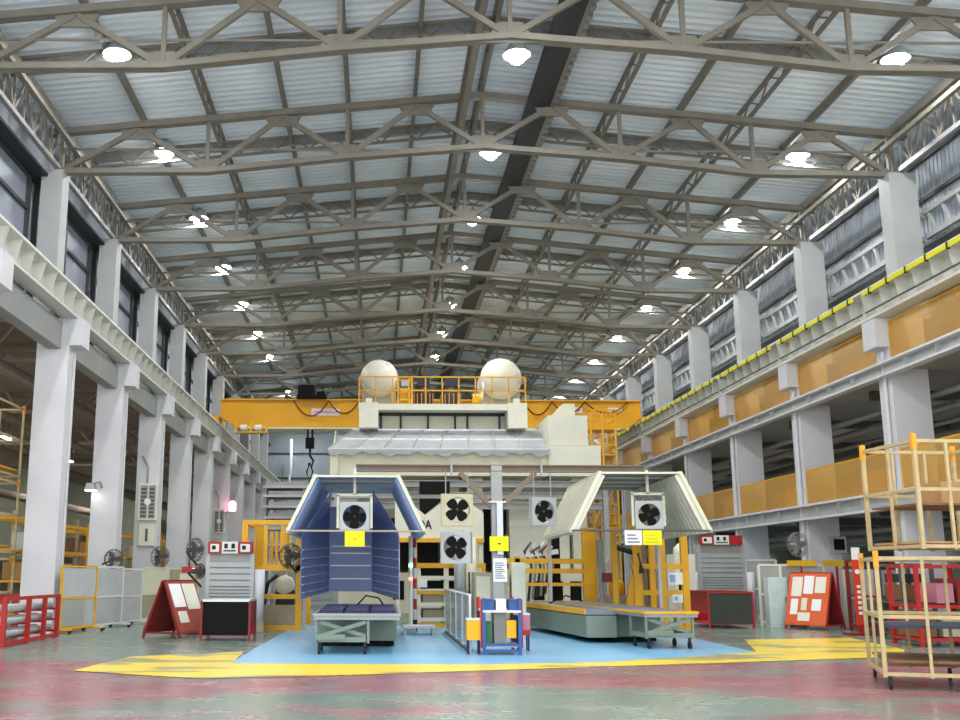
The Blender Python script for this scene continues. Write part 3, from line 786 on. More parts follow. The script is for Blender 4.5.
for i in range(5): g.tube((-2.9 + .13*i, 30.0, .62), (-2.9 + .13*i, 30.0, 1.6), .03)
g.build('pipe', GREYP, k)
oo = (1.6, 29.6, 0)
k = T('guard_frame', 'yellow guard frame behind the square fans right of the blue booth', 'guard frame', oo)
MB(oo).bar((1.0, 29.6, 0), (1.0, 29.6, 2.6), .17, .17).build('post', YELLOW, k); MB(oo).bar((2.9, 29.6, 0), (2.9, 29.6, 1.75), .1, .1).build('post', YELLOW, k)
for z, w in ((1.68, .13), (.96, .1), (.1, .12)): MB(oo).bar((1.0, 29.6, z), (2.9, 29.6, z), w, w).build('rail', YELLOW, k)
oo = (1.9, 31, 0)
k = T('die_rack', 'cream rack of stacked steel dies inside the yellow guard behind the fans', 'rack', oo)
for x in (1.1, 1.9, 2.75): MB(oo).box(x, x + .14, 31, 32.4, 0, 1.75).build('upright', CREAM2, k)
for i, z in enumerate((.2, .62, 1.0, 1.36, 1.7)):
    e = MB(oo).box(1.05, 2.95, 30.95, 32.4, z - .06, z + .04).build('shelf', CREAM2 if i < 4 else GREYP, k)
for i, z in enumerate((.24, .66, 1.04, 1.4)): MB(oo).box(1.3, 2.65, 31.1, 32.3, z, z + .22).build('die', (BEIGE, BEIGE, BLACK, BLACK)[i], k)
MB(oo).box(1.15, 1.42, 30.92, 30.95, 1.08, 1.3).build('paper_label', PAPER, k)
oo = (4.6, 30.6, 0)
k = T('guard_frame', 'yellow guard frame of three rails between the centre post and the right booth', 'guard frame', oo)
for x, w, hh in ((3.95, .14, 1.95), (4.85, .09, 2.4), (5.95, .3, 2.75)): MB(oo).bar((x, 30.6, 0), (x, 30.6, hh), w, w).build('post', YELLOW, k)
for z, w in ((1.82, .14), (1.55, .13), (1.18, .09), (.3, .1)): MB(oo).bar((3.4, 30.6, z), (5.95, 30.6, z), w, w).build('rail', YELLOW, k)
oo = (7.3, 29.5, 0)
k = T('guard_frame', 'yellow guard frame with posted notices under the white booth hood', 'guard frame', oo)
for x, w in ((7.05, .22), (7.45, .1), (7.72, .2), (8.35, .18), (6.45, .14)): MB(oo).bar((x, 29.5, 0), (x, 29.5, 2.75), w, w).build('post', YELLOW, k)
for x in (6.45, 8.35): MB(oo).bar((x, 33, 0), (x, 33, 2.75), .16, .16).build('post', YELLOW, k)
for z, w in ((1.68, .14), (.98, .14), (2.72, .1), (.08, .12)): MB(oo).bar((6.9, 29.5, z), (8.35, 29.5, z), w, w).build('rail', YELLOW, k)
for z in (1.68, 2.72): MB(oo).bar((8.35, 29.5, z), (8.35, 33, z), .12, .12).build('rail', YELLOW, k)
for i, (a, z, w, hh) in enumerate(((7.85, 1.2, .4, .32), (7.95, .72, .28, .22))):
    e = MB(oo).box(a, a + w, 29.36, 29.38, z, z + hh).build('notice', PAPER, k)
    MB(oo).box(a + .05, a + w*.5, 29.35, 29.36, z + .06, z + hh - .06).build('printed_picture', BLUEB, e)
oo = (6.2, 28.8, 0)
k = T('welding_robot', 'jumble of grey and yellow robot arm between the guard posts of the right booth', 'robot', oo)
MB(oo).box(5.9, 6.5, 28.9, 29.4, 0, .9).build('pedestal', BEIGE, k)
MB(oo).lathe([(.2, 0), (.22, .3), (.15, .4)], (6.2, 29.1, .9), n=14).build('turret', YELLOW, k, True)
MB(oo).path([(6.2, 29.1, 1.2), (6.0, 29.0, 1.8), (6.15, 28.8, 2.2)], .11, 10).build('upper_arm', CREAM2, k)
MB(oo).path([(6.15, 28.8, 2.2), (6.7, 28.5, 2.0), (6.75, 28.4, 1.5)], .08, 10).build('forearm', DARK, k)
MB(oo).box(5.75, 6.05, 28.6, 28.8, 1.25, 1.5).build('gear_head', DKRED, k)
MB(oo).prism([(6.3, .5), (6.8, .5), (6.8, 1.2), (6.55, 1.5), (6.4, 1.2)], 28.5, 28.6).build('arm_cover', YELLOW, k)
for x in (5.75, 6.95): MB(oo).tube((x, 28.9, 0), (x, 28.9, 2.4), .07, 10).build('riser_pipe', GALV, k)
k.location.x += .4; k.location.y += .95
oo = (4.3, 29.2, 0)
k = T('robot_tool_cluster', 'cluster of shiny grey robot tool arms and hoses right of the centre post', 'robot', oo)
MB(oo).box(4.0, 4.7, 29.1, 29.7, 0, .7).build('pedestal', BEIGE, k)
for i in range(6):
    x = 4.05 + .12*i
    MB(oo).path([(x, 29.2, .7 + .05*i), (x + .1, 29.1 - .05*(i % 3), 1.7), (x - .12 + .05*(i % 2), 28.9, 2.1), (x + .06, 28.8, 2.36 - .06*(i % 3))], .042, 8).build('tool_arm', ALU if i % 2 else STEEL_D, k, True)
MB(oo).box(4.75, 4.98, 29.1, 29.5, .7, 2.7).build('black_riser', BLACK, k); MB(oo).bar((3.95, 28.95, 2.0), (4.9, 28.95, 2.1), .12, .14).build('tool_bar', ALU, k)
k.location.x += .3; k.location.y += 2.2

# ------------------------------------------------------------------ spray booths with hoods, curtains
def hood(k, off, xb0, xb1, xt0, xt1, zb, zt, y0, y1, mo, mi, nrib, base=None):
    """two sloping panels and a top; ribs inside run down the slope"""
    for nm, a, b, s in (('left', (xb0, zb), (xt0, zt), 1), ('right', (xb1, zb), (xt1, zt), -1)):
        P = [(a[0], y0, a[1]), (b[0], y0, b[1]), (b[0], y1, b[1]), (a[0], y1, a[1])]
        d = Vector((b[0] - a[0], 0, b[1] - a[1])).normalized(); nrm = Vector((d.z, 0, -d.x))*s
        e = MB(off).slab(*P, .02).build('side_panel', mo, k)
        sh = [tuple(Vector(p) + nrm*.03 + Vector((0, .06 if i in (0, 1) else -.06, 0))) for i, p in enumerate(P)]
        MB(off).slab(*sh, .012).build('inner_lining', mi, e)
        g = MB(off)
        for i in range(nrib):
            y = y0 + .12 + (y1 - y0 - .24)*i/(nrib - 1)
            g.bar(Vector((a[0], y, a[1])) + nrm*.07, Vector((b[0], y, b[1])) + nrm*.07, .05 if nrib < 14 else .18, .05 if nrib < 14 else .13, nrm)
        g.build('rib', mi if nrib < 14 else CREAM2, e)
        f = MB(off)
        for y in (y0, y1): f.bar((a[0], y, a[1]), (b[0], y, b[1]), .07, .08)
        f.bar((a[0], y0, a[1]), (a[0], y1, a[1]), .08, .08); f.bar((b[0], y0, b[1]), (b[0], y1, b[1]), .08, .08)
        f.build('edge_frame', CREAM, e)
    e = MB(off).box(xt0, xt1, y0, y1, zt, zt + .02).build('top_panel', mi, k)
    for i in range(5):
        y = y0 + (y1 - y0)*i/4; MB(off).bar((xt0, y, zt), (xt1, y, zt), .045, .045).build('top_bar', CREAM, e)
    MB(off).tube((xb0, y0 - .02, zb), (xb1, y0 - .02, zb), .022).build('front_tie_bar', STEEL_D if nrib > 14 else BEIGE, k)
    for x in (xb0 + .1, xb1 - .1): MB(off).bar((x, y1 - .1, 0), (x, y1 - .1, zb + .1), .08, .08).build('support_post', GREYP, k)
oo = (-.45, 24.2, 0)
k = T('booth_hood', 'roof shaped booth hood with blue lining over the left lift table', 'booth', oo)
hood(k, oo, -2.0, 1.06, -1.40, .47, 2.38, 3.6, 24, 28.8, CREAM, BLUEB, 13)
cu = MB(oo)
cu.box(-1.2, -.12, 26.98, 27.0, 1.02, 3.1); cb = cu.build('blue_curtain', BLUEC, k)
g = MB(oo)
for z in (1.33, 1.65, 1.95, 2.12): g.box(-1.16, -.16, 26.95, 26.98, z - .016, z + .016)
g.build('batten', CREAM2, cb)
for s, x0, x1 in ((0, -1.2, -1.72), (1, -.12, .5)):
    c2 = MB(oo).slab((x0, 27.0, 1.02), (x1, 24.6, .88), (x1, 24.6, 2.3), (x0, 27.0, 3.0), .015).build('blue_curtain', BLUEC, k)
    g = MB(oo)
    for i, z in enumerate((1.02, 1.2, 1.38, 1.58, 1.78, 1.98)):
        e = .02 if s else -.02
        g.bar((x0 + (x1 - x0)*.05, 26.88, z + .1), (x0 + (x1 - x0)*.97, 24.67, z), .07, .022)
    g.build('fold_strip', ALU, c2)
    MB(oo).slab((x0, 27.0, 3.0), (x1, 24.6, 2.3), (x1*.96, 24.7, 2.4), (x0*.9, 26.0, 3.45), .012).build('clear_film', BLUEF, k)
oo = (.85, 27.6, 0)
k = T('signal_post', 'thin white signal post with green and red lights right of the blue curtain', 'signal post', oo)
MB(oo).box(.72, .98, 27.4, 27.8, 0, .12).build('base', CREAM2, k); MB(oo).tube((.85, 27.6, .1), (.85, 27.6, 2.4), .05, 10).build('pole', CREAM2, k)
MB(oo).tube((.85, 27.53, 1.62), (.85, 27.53, 1.7), .05).build('green_light', GREENL, k); MB(oo).tube((.85, 27.53, 1.3), (.85, 27.53, 1.37), .05).build('red_light', REDL, k)
oo = (1.02, 27.9, 0)
k = T('striped_pole', 'red and white striped pole beside the yellow guard right of the booth', 'pole', oo)
for i in range(9): MB(oo).tube((.98, 28.2, .3 + .26*i), (.98, 28.2, .56 + .26*i), .045, 10).build('band', RED if i % 2 else WHITE, k)
MB(oo).tube((.98, 28.2, 0), (.98, 28.2, .3), .06).build('foot', DARK, k)
oo = (1.2, 26.8, 0)
k = T('step_plate', 'low white step on the blue floor right of the left table', 'step', oo)
MB(oo).box(.62, 1.42, 26.6, 27.3, .16, .22).build('tread', WHITE, k)
for x in (.66, 1.34): MB(oo).box(x, x + .05, 26.62, 27.28, 0, .16).build('foot', GREYP, k)
oo = (6.0, 24.5, 0)
k = T('booth_hood', 'roof shaped booth hood of ribbed white panels over the right lift table', 'booth', oo, -.03)
hood(k, oo, 4.35, 7.42, 5.02, 6.82, 2.42, 3.70, 24, 28.8, mat('hood_cream', (194, 188, 168), .5), mat('hood_groove_shade', (120, 128, 134), .5), 15)  # shade in the grooves between ribs is put into the grey lining colour

# ------------------------------------------------------------------ overhead beam frame with fans
oo = (3.3, 25.4, 0)
k = T('overhead_beam_frame', 'brown overhead beam on a braced centre post carrying the booth fans', 'beam frame', oo)
MB(oo).ibeam((2.82 - .0, 25.4, 0), (2.82, 25.4, 4.05), .26, .2, .03, (0, 1, 0)).build('post', GALV, k)
MB(oo).ibeam((-.52, 25.4, 3.92), (6.35, 25.4, 3.92), .2, .17, .03).build('beam', BROWNB, k)
MB(oo).bar((1.95, 25.35, 3.82), (2.72, 25.35, 3.0), .09, .12).build('brace', BROWNB, k); MB(oo).bar((3.75, 25.35, 3.82), (2.92, 25.35, 3.0), .09, .12).build('brace', BROWNB, k)
MB(oo).box(2.62, 3.02, 25.2, 25.28, 3.1, 3.14).build('lamp_bracket', WHITE, k)
MB(oo).box(2.8, 2.94, 25.2, 25.26, 1.9, 3.1).build('white_strip', WHITE, k)
for x in (1.75, 3.88): MB(oo).bar((x, 25.26, 3.75), (x, 25.26, 4.12), .05, .05).build('clamp', GALV, k)
MB(oo).box(2.65, 2.99, 25.15, 25.65, 0, .04).build('base_plate', GALV, k)
def signboard(nm, lab, cx, y, z, w, h, m, rows, ink=INK, arrow=False):
    o2 = (cx, y, z); e = T(nm, lab, 'sign', o2)
    b = MB(o2).box(cx - w/2, cx + w/2, y - .015, y, z, z + h).build('board', m, e)
    q = MB(o2)
    for r_ in range(rows):
        q.box(cx - w*.36, cx + w*(.36 - .11*((r_*7) % 3)), y - .022, y - .015, z + h*(.14 + .72*r_/rows), z + h*(.14 + .72*(r_ + .45)/rows))
    if arrow: q.box(cx - w*.06, cx + w*.08, y - .022, y - .015, z + h*.46, z + h*.54)
    q.build('printed_mark', ink, b)
    g = MB(o2)
    for x in (cx - w*.4, cx + w*.4): g.tube((x, y - .005, z + h), (x, y - .005, z + h + .06), .008)
    g.build('hook', GALV, e); return e
signboard('sign_board', 'bright yellow sign on the centre post', 2.84, 25.195, 1.98, .44, .34, SIGNY, 0, arrow=True)
signboard('printed_notice', 'white printed sheet on the centre post below the yellow sign', 2.86, 25.295, 1.28, .32, .54, PAPER, 8, mat('grey_print', (130, 130, 140), .7))
signboard('sign_board', 'bright yellow sign under the left booth fan', -.5, 23.957, 2.04, .44, .34, SIGNY, 0, mat('faint_ink', (190, 176, 10), .7), True)
signboard('sign_board', 'bright yellow sign under the right booth fan', 6.1, 23.955, 2.1, .42, .32, SIGNY, 3, mat('pale_print', (206, 200, 10), .7))
signboard('printed_notice', 'white notice left of the yellow sign under the right booth', 5.68, 23.965, 2.1, .38, .32, PAPER, 3, mat('grey_print', (130, 130, 140), .7))
def fan(lab, cx, y, cz, w, m, tilt=0.0, rod=None, portal=False):
    e = T('square_fan', lab, 'fan', (cx, y, cz), tilt, 'hanging square fans')
    n = 32; R = w*.40; d = .16
    vs, fs = [], []
    for yy in (-.0, d):
        for i in range(n):
            a = 2*PI*i/n; c, s_ = math.cos(a), math.sin(a); q = max(abs(c), abs(s_))
            vs.append((R*c, yy, R*s_)); vs.append((w/2*c/q, yy, w/2*s_/q))
    for i in range(n):
        j = (i+1) % n
        fs += [(2*i, 2*i+1, 2*j+1, 2*j), (2*n+2*i, 2*n+2*j, 2*n+2*j+1, 2*n+2*i+1), (2*i, 2*j, 2*n+2*j, 2*n+2*i), (2*i+1, 2*n+2*i+1, 2*n+2*j+1, 2*j+1)]
    f = MB().add(vs, fs).build('frame', m, e)
    b = MB()
    for i in range(4):
        a = PI/2*i + .12 + cx*.3
        pts = []
        for rr, ww in ((.05, .06), (.14, .13), (.25, .165), (.34, .15), (.385, .07)):
            pts.append((rr*w, ww*w))
        prof = [(p, q) for p, q in pts] + [(p, -q) for p, q in reversed(pts)]
        poly = [(p*math.cos(a) - q*math.sin(a), p*math.sin(a) + q*math.cos(a)) for p, q in prof]
        b.prism(poly, .05, .075)
    b.build('blade', BLACK, e)
    MB().lathe([(.01, -.02), (.06*w, 0), (.07*w, .16), (.01, .17)], (0, .04, 0), (0, 1, 0), 16).build('hub', mat('fan_hub', (56, 40, 34), .5), e, True)
    g = MB()
    for rr in (.2, .38): g.ring((0, .13, 0), rr*w, .004, n=24, m=4)
    for i in range(4):
        a = PI/2*i + .5; g.bar((.05*w*math.cos(a), .13, .05*w*math.sin(a)), (.4*w*math.cos(a), .13, .4*w*math.sin(a)), .007, .007)
    g.build('guard', GALV, e)
    if portal:
        q = w/2 + .04; top = w/2 + .16; p = MB()
        for sx in (-q, q): p.bar((sx, .08, -.25), (sx, .08, top), .06, .06)
        p.bar((-q - .03, .08, top), (q + .03, .08, top), .06, .06); p.build('portal_frame', CREAM, e)
        MB().bar((0, .08, top), (0, .08, rod - cz), .06, .06).build('hanger', CREAM, e)
    elif rod:
        p = MB()
        for sx in (-w*.35, w*.35): p.tube((sx, .08, w/2), (sx, .08, rod - cz), .015)
        p.build('hanger', GALV, e)
fan('square fan hanging in front of the blue booth hood', -.52, 24.5, 2.72, .68, GREYP, 0, 3.83, True)
fan('cream square fan hanging left of the centre post, upper of two', 1.86, 25.0, 2.92, .74, mat('dirty_cream', (188, 180, 150), .55), 0.05, 3.83)
fan('grey square fan left of the centre post, lower of two', 1.80, 24.9, 2.05, .72, GREYP, -.35, 2.4)
fan('tilted square fan hanging right of the centre post', 3.92, 25.2, 2.9, .66, GREYP, .4, 3.83)
fan('square fan hanging in front of the ribbed white booth hood', 6.22, 24.6, 2.8, .64, GREYP, 0, 3.83, True)

# ------------------------------------------------------------------ lift tables
def lift_table(lab, loc, rz, w, l, mtop, body_x0):
    e = T('lift_table', lab, 'lift table', loc, rz)
    fr_ = MB()
    MB().box(0, w, 0, l, .62, .70).build('table_top', GALV, e)
    tr = MB()
    for x in (0, w): tr.bar((x, 0, .71), (x, l, .71), .05, .05)
    for y in (0, l): tr.bar((0, y, .71), (w, y, .71), .05, .05)
    tr.build('top_rim', YELLOW if mtop is not NAVY else GALV, e)
    MB().box(.06, w - .06, .06, l - .06, .70, .73).build('work_surface', mtop, e)
    MB().box(body_x0, w - .02, 1.9 if body_x0 else 2.2, l - .1, .12, .58).build('base_cabinet', GREENG, e)
    MB().box(body_x0 + .05, w - .07, 2.0 if body_x0 else 2.3, l - .2, .02, .12).build('plinth', BLACK, e)
    c = MB()
    for x in (.04, 1.0):
        for y in (.05, 1.0): c.bar((x, y, .2), (x, y, .62), .045, .045)
    for z in (.22,): c.box(.02, 1.02, .03, .09, z, z + .09); c.box(.02, 1.02, .97, 1.03, z, z + .09); c.box(.02, .08, .03, 1.03, z, z + .09); c.box(.96, 1.02, .03, 1.03, z, z + .09)
    c.build('trolley_frame', GREENG, e)
    MB().bar((.1, .04, .32), (.96, .04, .58), .03, .07).build('scissor_arm', GREENG, e); MB().bar((.1, .10, .58), (.96, .10, .32), .03, .07).build('scissor_arm', GREENG, e)
    MB().box(.05, .58, 0, .05, .26, .36).build('pump_box', GREENG, e)
    for x in (.1, .94):
        for y in (.1, .95):
            q = MB().tube((x - .025, y, .07), (x + .025, y, .07), .07, 12).build('caster', RUBBER, e)
            MB().bar((x, y, .07), (x, y, .22), .05, .03).build('fork', DARK, q)
    return e
t1 = lift_table('grey lift table with dark navy cover under the blue booth', (-1.16, 20.15, 0), 0, 1.58, 6.4, NAVY, .0)
c = MB()
for i in range(3):
    c.box(.1 + .48*i, .52 + .48*i, .12, 3.2, .731, .80)
c.build('navy_pad', NAVY, t1); MB().path([(.7, 5.2, .74), (.9, 5.4, .95), (1.2, 5.3, .9), (1.3, 5.2, .75)], .02).build('hose', BLACK, t1)
t2 = lift_table('long grey green lift table with yellow edge under the white booth', (5.35, 21.9, 0), .09, 1.1, 8.4, mat('grey_cloth', (120, 128, 140), .6), .0)
MB().box(-.65, .02, 1.9, 8.3, .12, .58).build('side_cabinet', GREENG, t2); MB().box(-.66, .02, 1.9, 8.3, .60, .71).build('side_shelf', mat('grey_cloth', (120, 128, 140), .6), t2)
MB().box(-.69, -.66, 1.88, 8.32, .60, .72).build('yellow_edge', YELLOW, t2)
MB().path([(-.3, 6.5, .72), (.1, 6.3, .92), (.5, 6.2, .78)], .02).build('hose', BLACK, t2)

# ------------------------------------------------------------------ centre cart, bins, acrylic guard
oo = (2.3, 20.2, 0)
k = T('waste_cart', 'blue and red framed cart holding coloured bins before the centre post', 'cart', oo)
for x in (1.97, 2.63):
    MB(oo).bar((x, 20.2, 0), (x, 20.2, 1.02), .06, .06).build('post', BLUE, k); MB(oo).bar((x, 21.3, 0), (x, 21.3, 1.02), .06, .06).build('post', RED, k)
    MB(oo).bar((x - .045 if x < 2.3 else x + .045, 20.22, .12), (x - .045 if x < 2.3 else x + .045, 20.22, 1.0), .03, .03).build('red_edge', RED, k)
for z in (.16, .05): MB(oo).box(1.97, 2.63, 20.18, 20.22, z, z + .05).build('rail', BLUE, k)
MB(oo).box(1.97, 2.63, 20.2, 21.3, .14, .17).build('bottom_shelf', GREYP, k); MB(oo).box(1.95, 2.65, 20.15, 21.3, .76, .8).build('top_shelf', WHITE, k)
MB(oo).box(2.16, 2.38, 20.25, 20.6, .17, .76).build('grey_bin', mat('grey_bin', (120, 118, 112), .5), k); MB(oo).box(2.02, 2.12, 20.3, 20.7, .2, .58).build('green_bin', GREEN, k)
MB(oo).box(2.39, 2.57, 20.25, 20.6, .3, .62).build('yellow_bin', YELLOW, k); MB(oo).box(2.58, 2.62, 20.3, 21.2, .2, .7).build('dark_panel', NAVY, k)
for i, (a, b2, m, z, lab) in enumerate(((1.99, 2.17, BLUE, .8, 'small blue box on the cart shelf, left one'), (2.2, 2.38, PAPER, .8, 'white box on the cart shelf between the blue ones'), (2.44, 2.6, BLUE, .8, 'small blue box on the cart shelf, right one'))):
    o2 = (a, 20.3, z); e = T('tote_box', lab, 'box', o2, 0, 'boxes on the cart shelf')
    MB(o2).box(a, b2, 20.22, 20.6, z, z + .18).build('body', m, e); MB(o2).box(a - .008, b2 + .008, 20.21, 20.61, z + .18, z + .2).build('rim', m, e)
def stand_box(lab, x0, x1, y, z0, z1, m, band=None):
    o2 = (x0, y, 0); e = T('bin_stand', lab, 'bin', o2)
    MB(o2).box(x0, x1, y, y + .35, z0, z1).build('bin', m, e); MB(o2).box(x0 - .005, x1 + .005, y - .005, y + .355, z1, z1 + .03).build('rim', WHITE, e)
    if band: MB(o2).box(x0 - .003, x1 + .003, y - .004, y + .354, z0, z0 + .1).build('red_band', band, e)
    for x in (x0 + .03, x1 - .03):
        for yy in (y + .03, y + .3): MB(o2).tube((x, yy, 0), (x, yy, z0), .016).build('leg', NAVY, e)
stand_box('yellow bin on dark legs left of the centre cart', 1.66, 1.92, 20.25, .26, .62, YELLOW)
stand_box('pink bin with red band on legs right of the centre cart', 2.72, 2.96, 21.2, .3, .68, PINK, RED)
oo = (1.55, 23, 0)
k = T('acrylic_guard', 'clear plastic guard screen with white frame left of the centre cart', 'screen', oo)
MB(oo).box(1.75, 1.76, 20.75, 27.9, .1, 1.05).build('clear_sheet', CLEAR, k)
for i in range(5): MB(oo).box(1.74, 1.78, 20.7 + 1.8*i, 20.74 + 1.8*i, 0, 1.07).build('post', WHITE, k)
MB(oo).box(1.72, 1.8, 20.75, 27.9, 1.05, 1.075).build('top_rail', WHITE, k); MB(oo).box(1.72, 1.8, 20.75, 27.9, .0, .05).build('bottom_rail', STEEL_D, k)
oo = (2.9, 27.5, 0)
k = T('control_stand', 'beige control cabinet behind the centre cart', 'cabinet', oo)
MB(oo).box(2.45, 3.3, 27.5, 28.3, 0, 1.5).build('body', BEIGE, k); MB(oo).box(2.5, 2.85, 27.47, 27.5, .3, 1.4).build('door', CREAM, k); MB(oo).box(3.4, 3.75, 27.5, 28, 0, 1.75).build('door', CREAM2, k)
MB(oo).box(2.3, 2.34, 27.4, 27.44, .9, 1.5).build('dark_rod', BLACK, k)
for i, x in enumerate((2.2, 2.5)):
    o2 = (x, 29, 0); e = T('air_duct', 'tall beige air duct left of the centre post, %s' % ['left one', 'right one'][i], 'duct', o2, 0, 'tall ducts')
    MB(o2).tube((x, 29, 0), (x, 29, 2.6 - .2*i), .15, 12).build('riser', CREAM if i else GREYP, e, True); MB(o2).lathe([(.15, 0), (.19, .02), (.19, .1), (.15, .12)], (x, 29, .9), n=14).build('clamp_ring', GALV, e, True)

# ------------------------------------------------------------------ roller-shutter stations and rubbish bins
def shutter_station(lab, x0, x1, y, h, head):
    o2 = (x0, y, 0); e = T('roller_shutter_station', lab, 'shutter', o2)
    for x in (x0, x1): MB(o2).box(x - .05, x + .05, y, y + .1, 0, h).build('side_post', GREYP, e)
    sl = MB(o2); z = .1
    i = 0
    while z < h - .32:
        hh = .16 if z > h*.55 else .085
        sl.prism([(y + .02, z), (y - .01, z + .01), (y - .01, z + hh - .03), (y + .02, z + hh - .02)], x0 + .05, x1 - .05, 'yz'); z += hh
    sl.build('shutter_slats', GREYP, e)
    MB(o2).box(x0 + .02, x1 - .02, y + .03, y + .05, .05, h).build('backing', GALV, e)
    w = x1 - x0
    for a, b2, m, note in head:
        q = MB(o2).box(x0 + w*a, x0 + w*b2, y - .1, y + .1, h, h + .3).build('header_box', m, e)
        if m is RED and note:
            MB(o2).box(x0 + w*a + .06, x0 + w*b2 - .06, y - .115, y - .1, h + .04, h + .24).build('white_notice', PAPER, q)
            MB(o2).box(x0 + w*a + .1, x0 + w*a + .2, y - .125, y - .115, h + .1, h + .2).build('printed_mark', INK, q)
        elif m is PAPER:
            for xx in (.25, .7):
                MB(o2).box(x0 + w*a + (b2 - a)*w*xx - .04, x0 + w*a + (b2 - a)*w*xx + .05, y - .115, y - .1, h + .13, h + .25).build('printed_figure', INK, q)
            MB(o2).box(x0 + w*a + .05, x0 + w*b2 - .05, y - .115, y - .1, h + .05, h + .09).build('green_line', GREEN, q)
    for s, x in ((0, x0 - .2), (1, x1 + .2)):
        if s == 0 and y < 32: continue
        MB(o2).tube((x, y, .25), (x, y, 1.55), .13, 12).build('rolled_sheet', WHITE, e, True)
        MB(o2).box(x - .14, x + .14, y - .14, y + .14, 0, .25).build('roll_foot', BEIGE, e)
    return e
shutter_station('roller shutter station with red and white headers beside the left columns', -4.36, -3.22, 28.0, 1.95, [(0, .3, RED, 1), (.31, .67, PAPER, 0), (.68, 1, RED, 1)])
e = shutter_station('roller shutter station with red header near the right columns', 10.7, 12.15, 36.0, 2.45, [(.03, .33, RED, 1), (.34, .68, PAPER, 0), (.69, .99, RED, 0)])
def skip(lab, x0, x1, y0, y1, h, mfront, mframe):
    o2 = (x0, y0, 0); e = T('scrap_bin', lab, 'bin', o2)
    MB(o2).box(x0, x1, y0, y0 + .03, .12, h).build('front_panel', mfront, e)
    MB(o2).box(x0, x1, y1 - .03, y1, .12, h).build('back_panel', mframe, e)
    for x in (x0, x1 - .03): MB(o2).box(x, x + .03, y0 + .03, y1 - .03, .4, h).build('side_panel', mframe, e)
    MB(o2).box(x0, x1, y0, y1, .1, .13).build('floor_panel', mframe, e)
    for x in (x0 - .02, x1 + .02):
        for y in (y0, y1): MB(o2).bar((x, y, 0), (x, y, h), .05, .05).build('leg', mframe if mframe is not ALU else BLACK, e)
    r_ = MB(o2)
    for y in (y0, y1): r_.bar((x0, y, h), (x1, y, h), .06, .05)
    for x in (x0, x1): r_.bar((x, y0, h), (x, y1, h), .05, .05)
    r_.build('rim', mframe if mframe is RED else ALU, e); return e
skip('black fronted scrap bin before the left roller shutter', -3.84, -2.82, 24.1, 25.2, .86, BLACK, DKRED)
skip('red rimmed scrap bin with dark front before the right roller shutter', 9.3, 10.5, 30.6, 33.0, .98, mat('sooty_green', (58, 64, 56), .7), RED)

# ------------------------------------------------------------------ A-frame notice boards
def aboard(lab, loc, rz, w, h, m, papers, dark):
    e = T('notice_board', lab, 'notice board', loc, rz); dd = .5
    f = MB().slab((0, -dd, .1), (w, -dd, .1), (w, -.03, h), (0, -.03, h), .03).build('front_board', m, e)
    MB().slab((0, dd, .1), (w, dd, .1), (w, .03, h), (0, .03, h), -.03).build('back_board', m if dark is None else dark, e)
    u = Vector((0, dd - .03, h - .1)); n = Vector((0, -u.z, u.y)).normalized()
    for a, b2, c2, d2, mm in papers:
        P = []
        for x, t_ in ((a, c2), (b2, c2), (b2, d2), (a, d2)):
            P.append(Vector((x*w, -dd, .1)) + u*t_ + n*.035)
        MB().slab(*P, .006).build('pinned_paper', mm, f)
    for x in (0, w):
        for y in (-dd, dd): MB().bar((x, y, 0), (x, y*.06, h + .02), .045, .045).build('leg', RED if m is ORANGE else DKRED, e)
    MB().bar((0, 0, h + .02), (w, 0, h + .02), .06, .05).build('ridge_bar', RED if m is ORANGE else DKRED, e)
    MB().bar((0, -dd, .12), (0, dd, .12), .04, .04).bar((w, -dd, .12), (w, dd, .12), .04, .04).bar((0, -dd, .12), (w, -dd, .12), .04, .04).build('foot_rail', RED if m is ORANGE else DKRED, e)
    return e
PP = [(.08, .34, .55, .93, CREAM2), (.38, .62, .6, .95, PAPER), (.66, .92, .62, .93, CREAM2), (.1, .28, .2, .5, PAPER), (.36, .5, .28, .52, CREAM), (.62, .85, .28, .5, PAPER), (.3, .6, .08, .24, CREAM2)]
aboard('orange A-frame notice board covered with papers by the right columns', (11.8, 30.95, 0), -.9, 1.2, 1.5, ORANGE, PP, DKRED)
aboard('red brown A-frame notice board with papers before the left columns', (-4.88, 24.9, 0), 1.15, 1.15, 1.25, mat('red_brown_board', (150, 70, 54), .55), [(.05, .45, .5, .95, PAPER), (.5, .95, .45, .95, CREAM2), (.1, .4, .2, .42, CREAM2)], DKRED)
o2 = (-4.55, 26.5, 0)
k = T('lectern_stand', 'yellow topped inspection stand on red leg beside the left notice board', 'stand', o2)
MB(o2).box(-4.95, -4.5, 26.45, 26.9, .05, .84).build('cabinet', CREAM2, k); MB(o2).prism([(-5.0, .86), (-4.55, .86), (-4.2, .74), (-4.2, .7), (-4.55, .82), (-5.0, .82)], 26.4, 26.9).build('sloped_top', YELLOW, k); MB(o2).bar((-4.4, 26.5, 0), (-4.4, 26.5, .78), .05, .05).build('red_leg', RED, k)
MB(o2).box(-4.6, -4.2, 26.4, 26.6, 0, .04).build('base', DKRED, k)

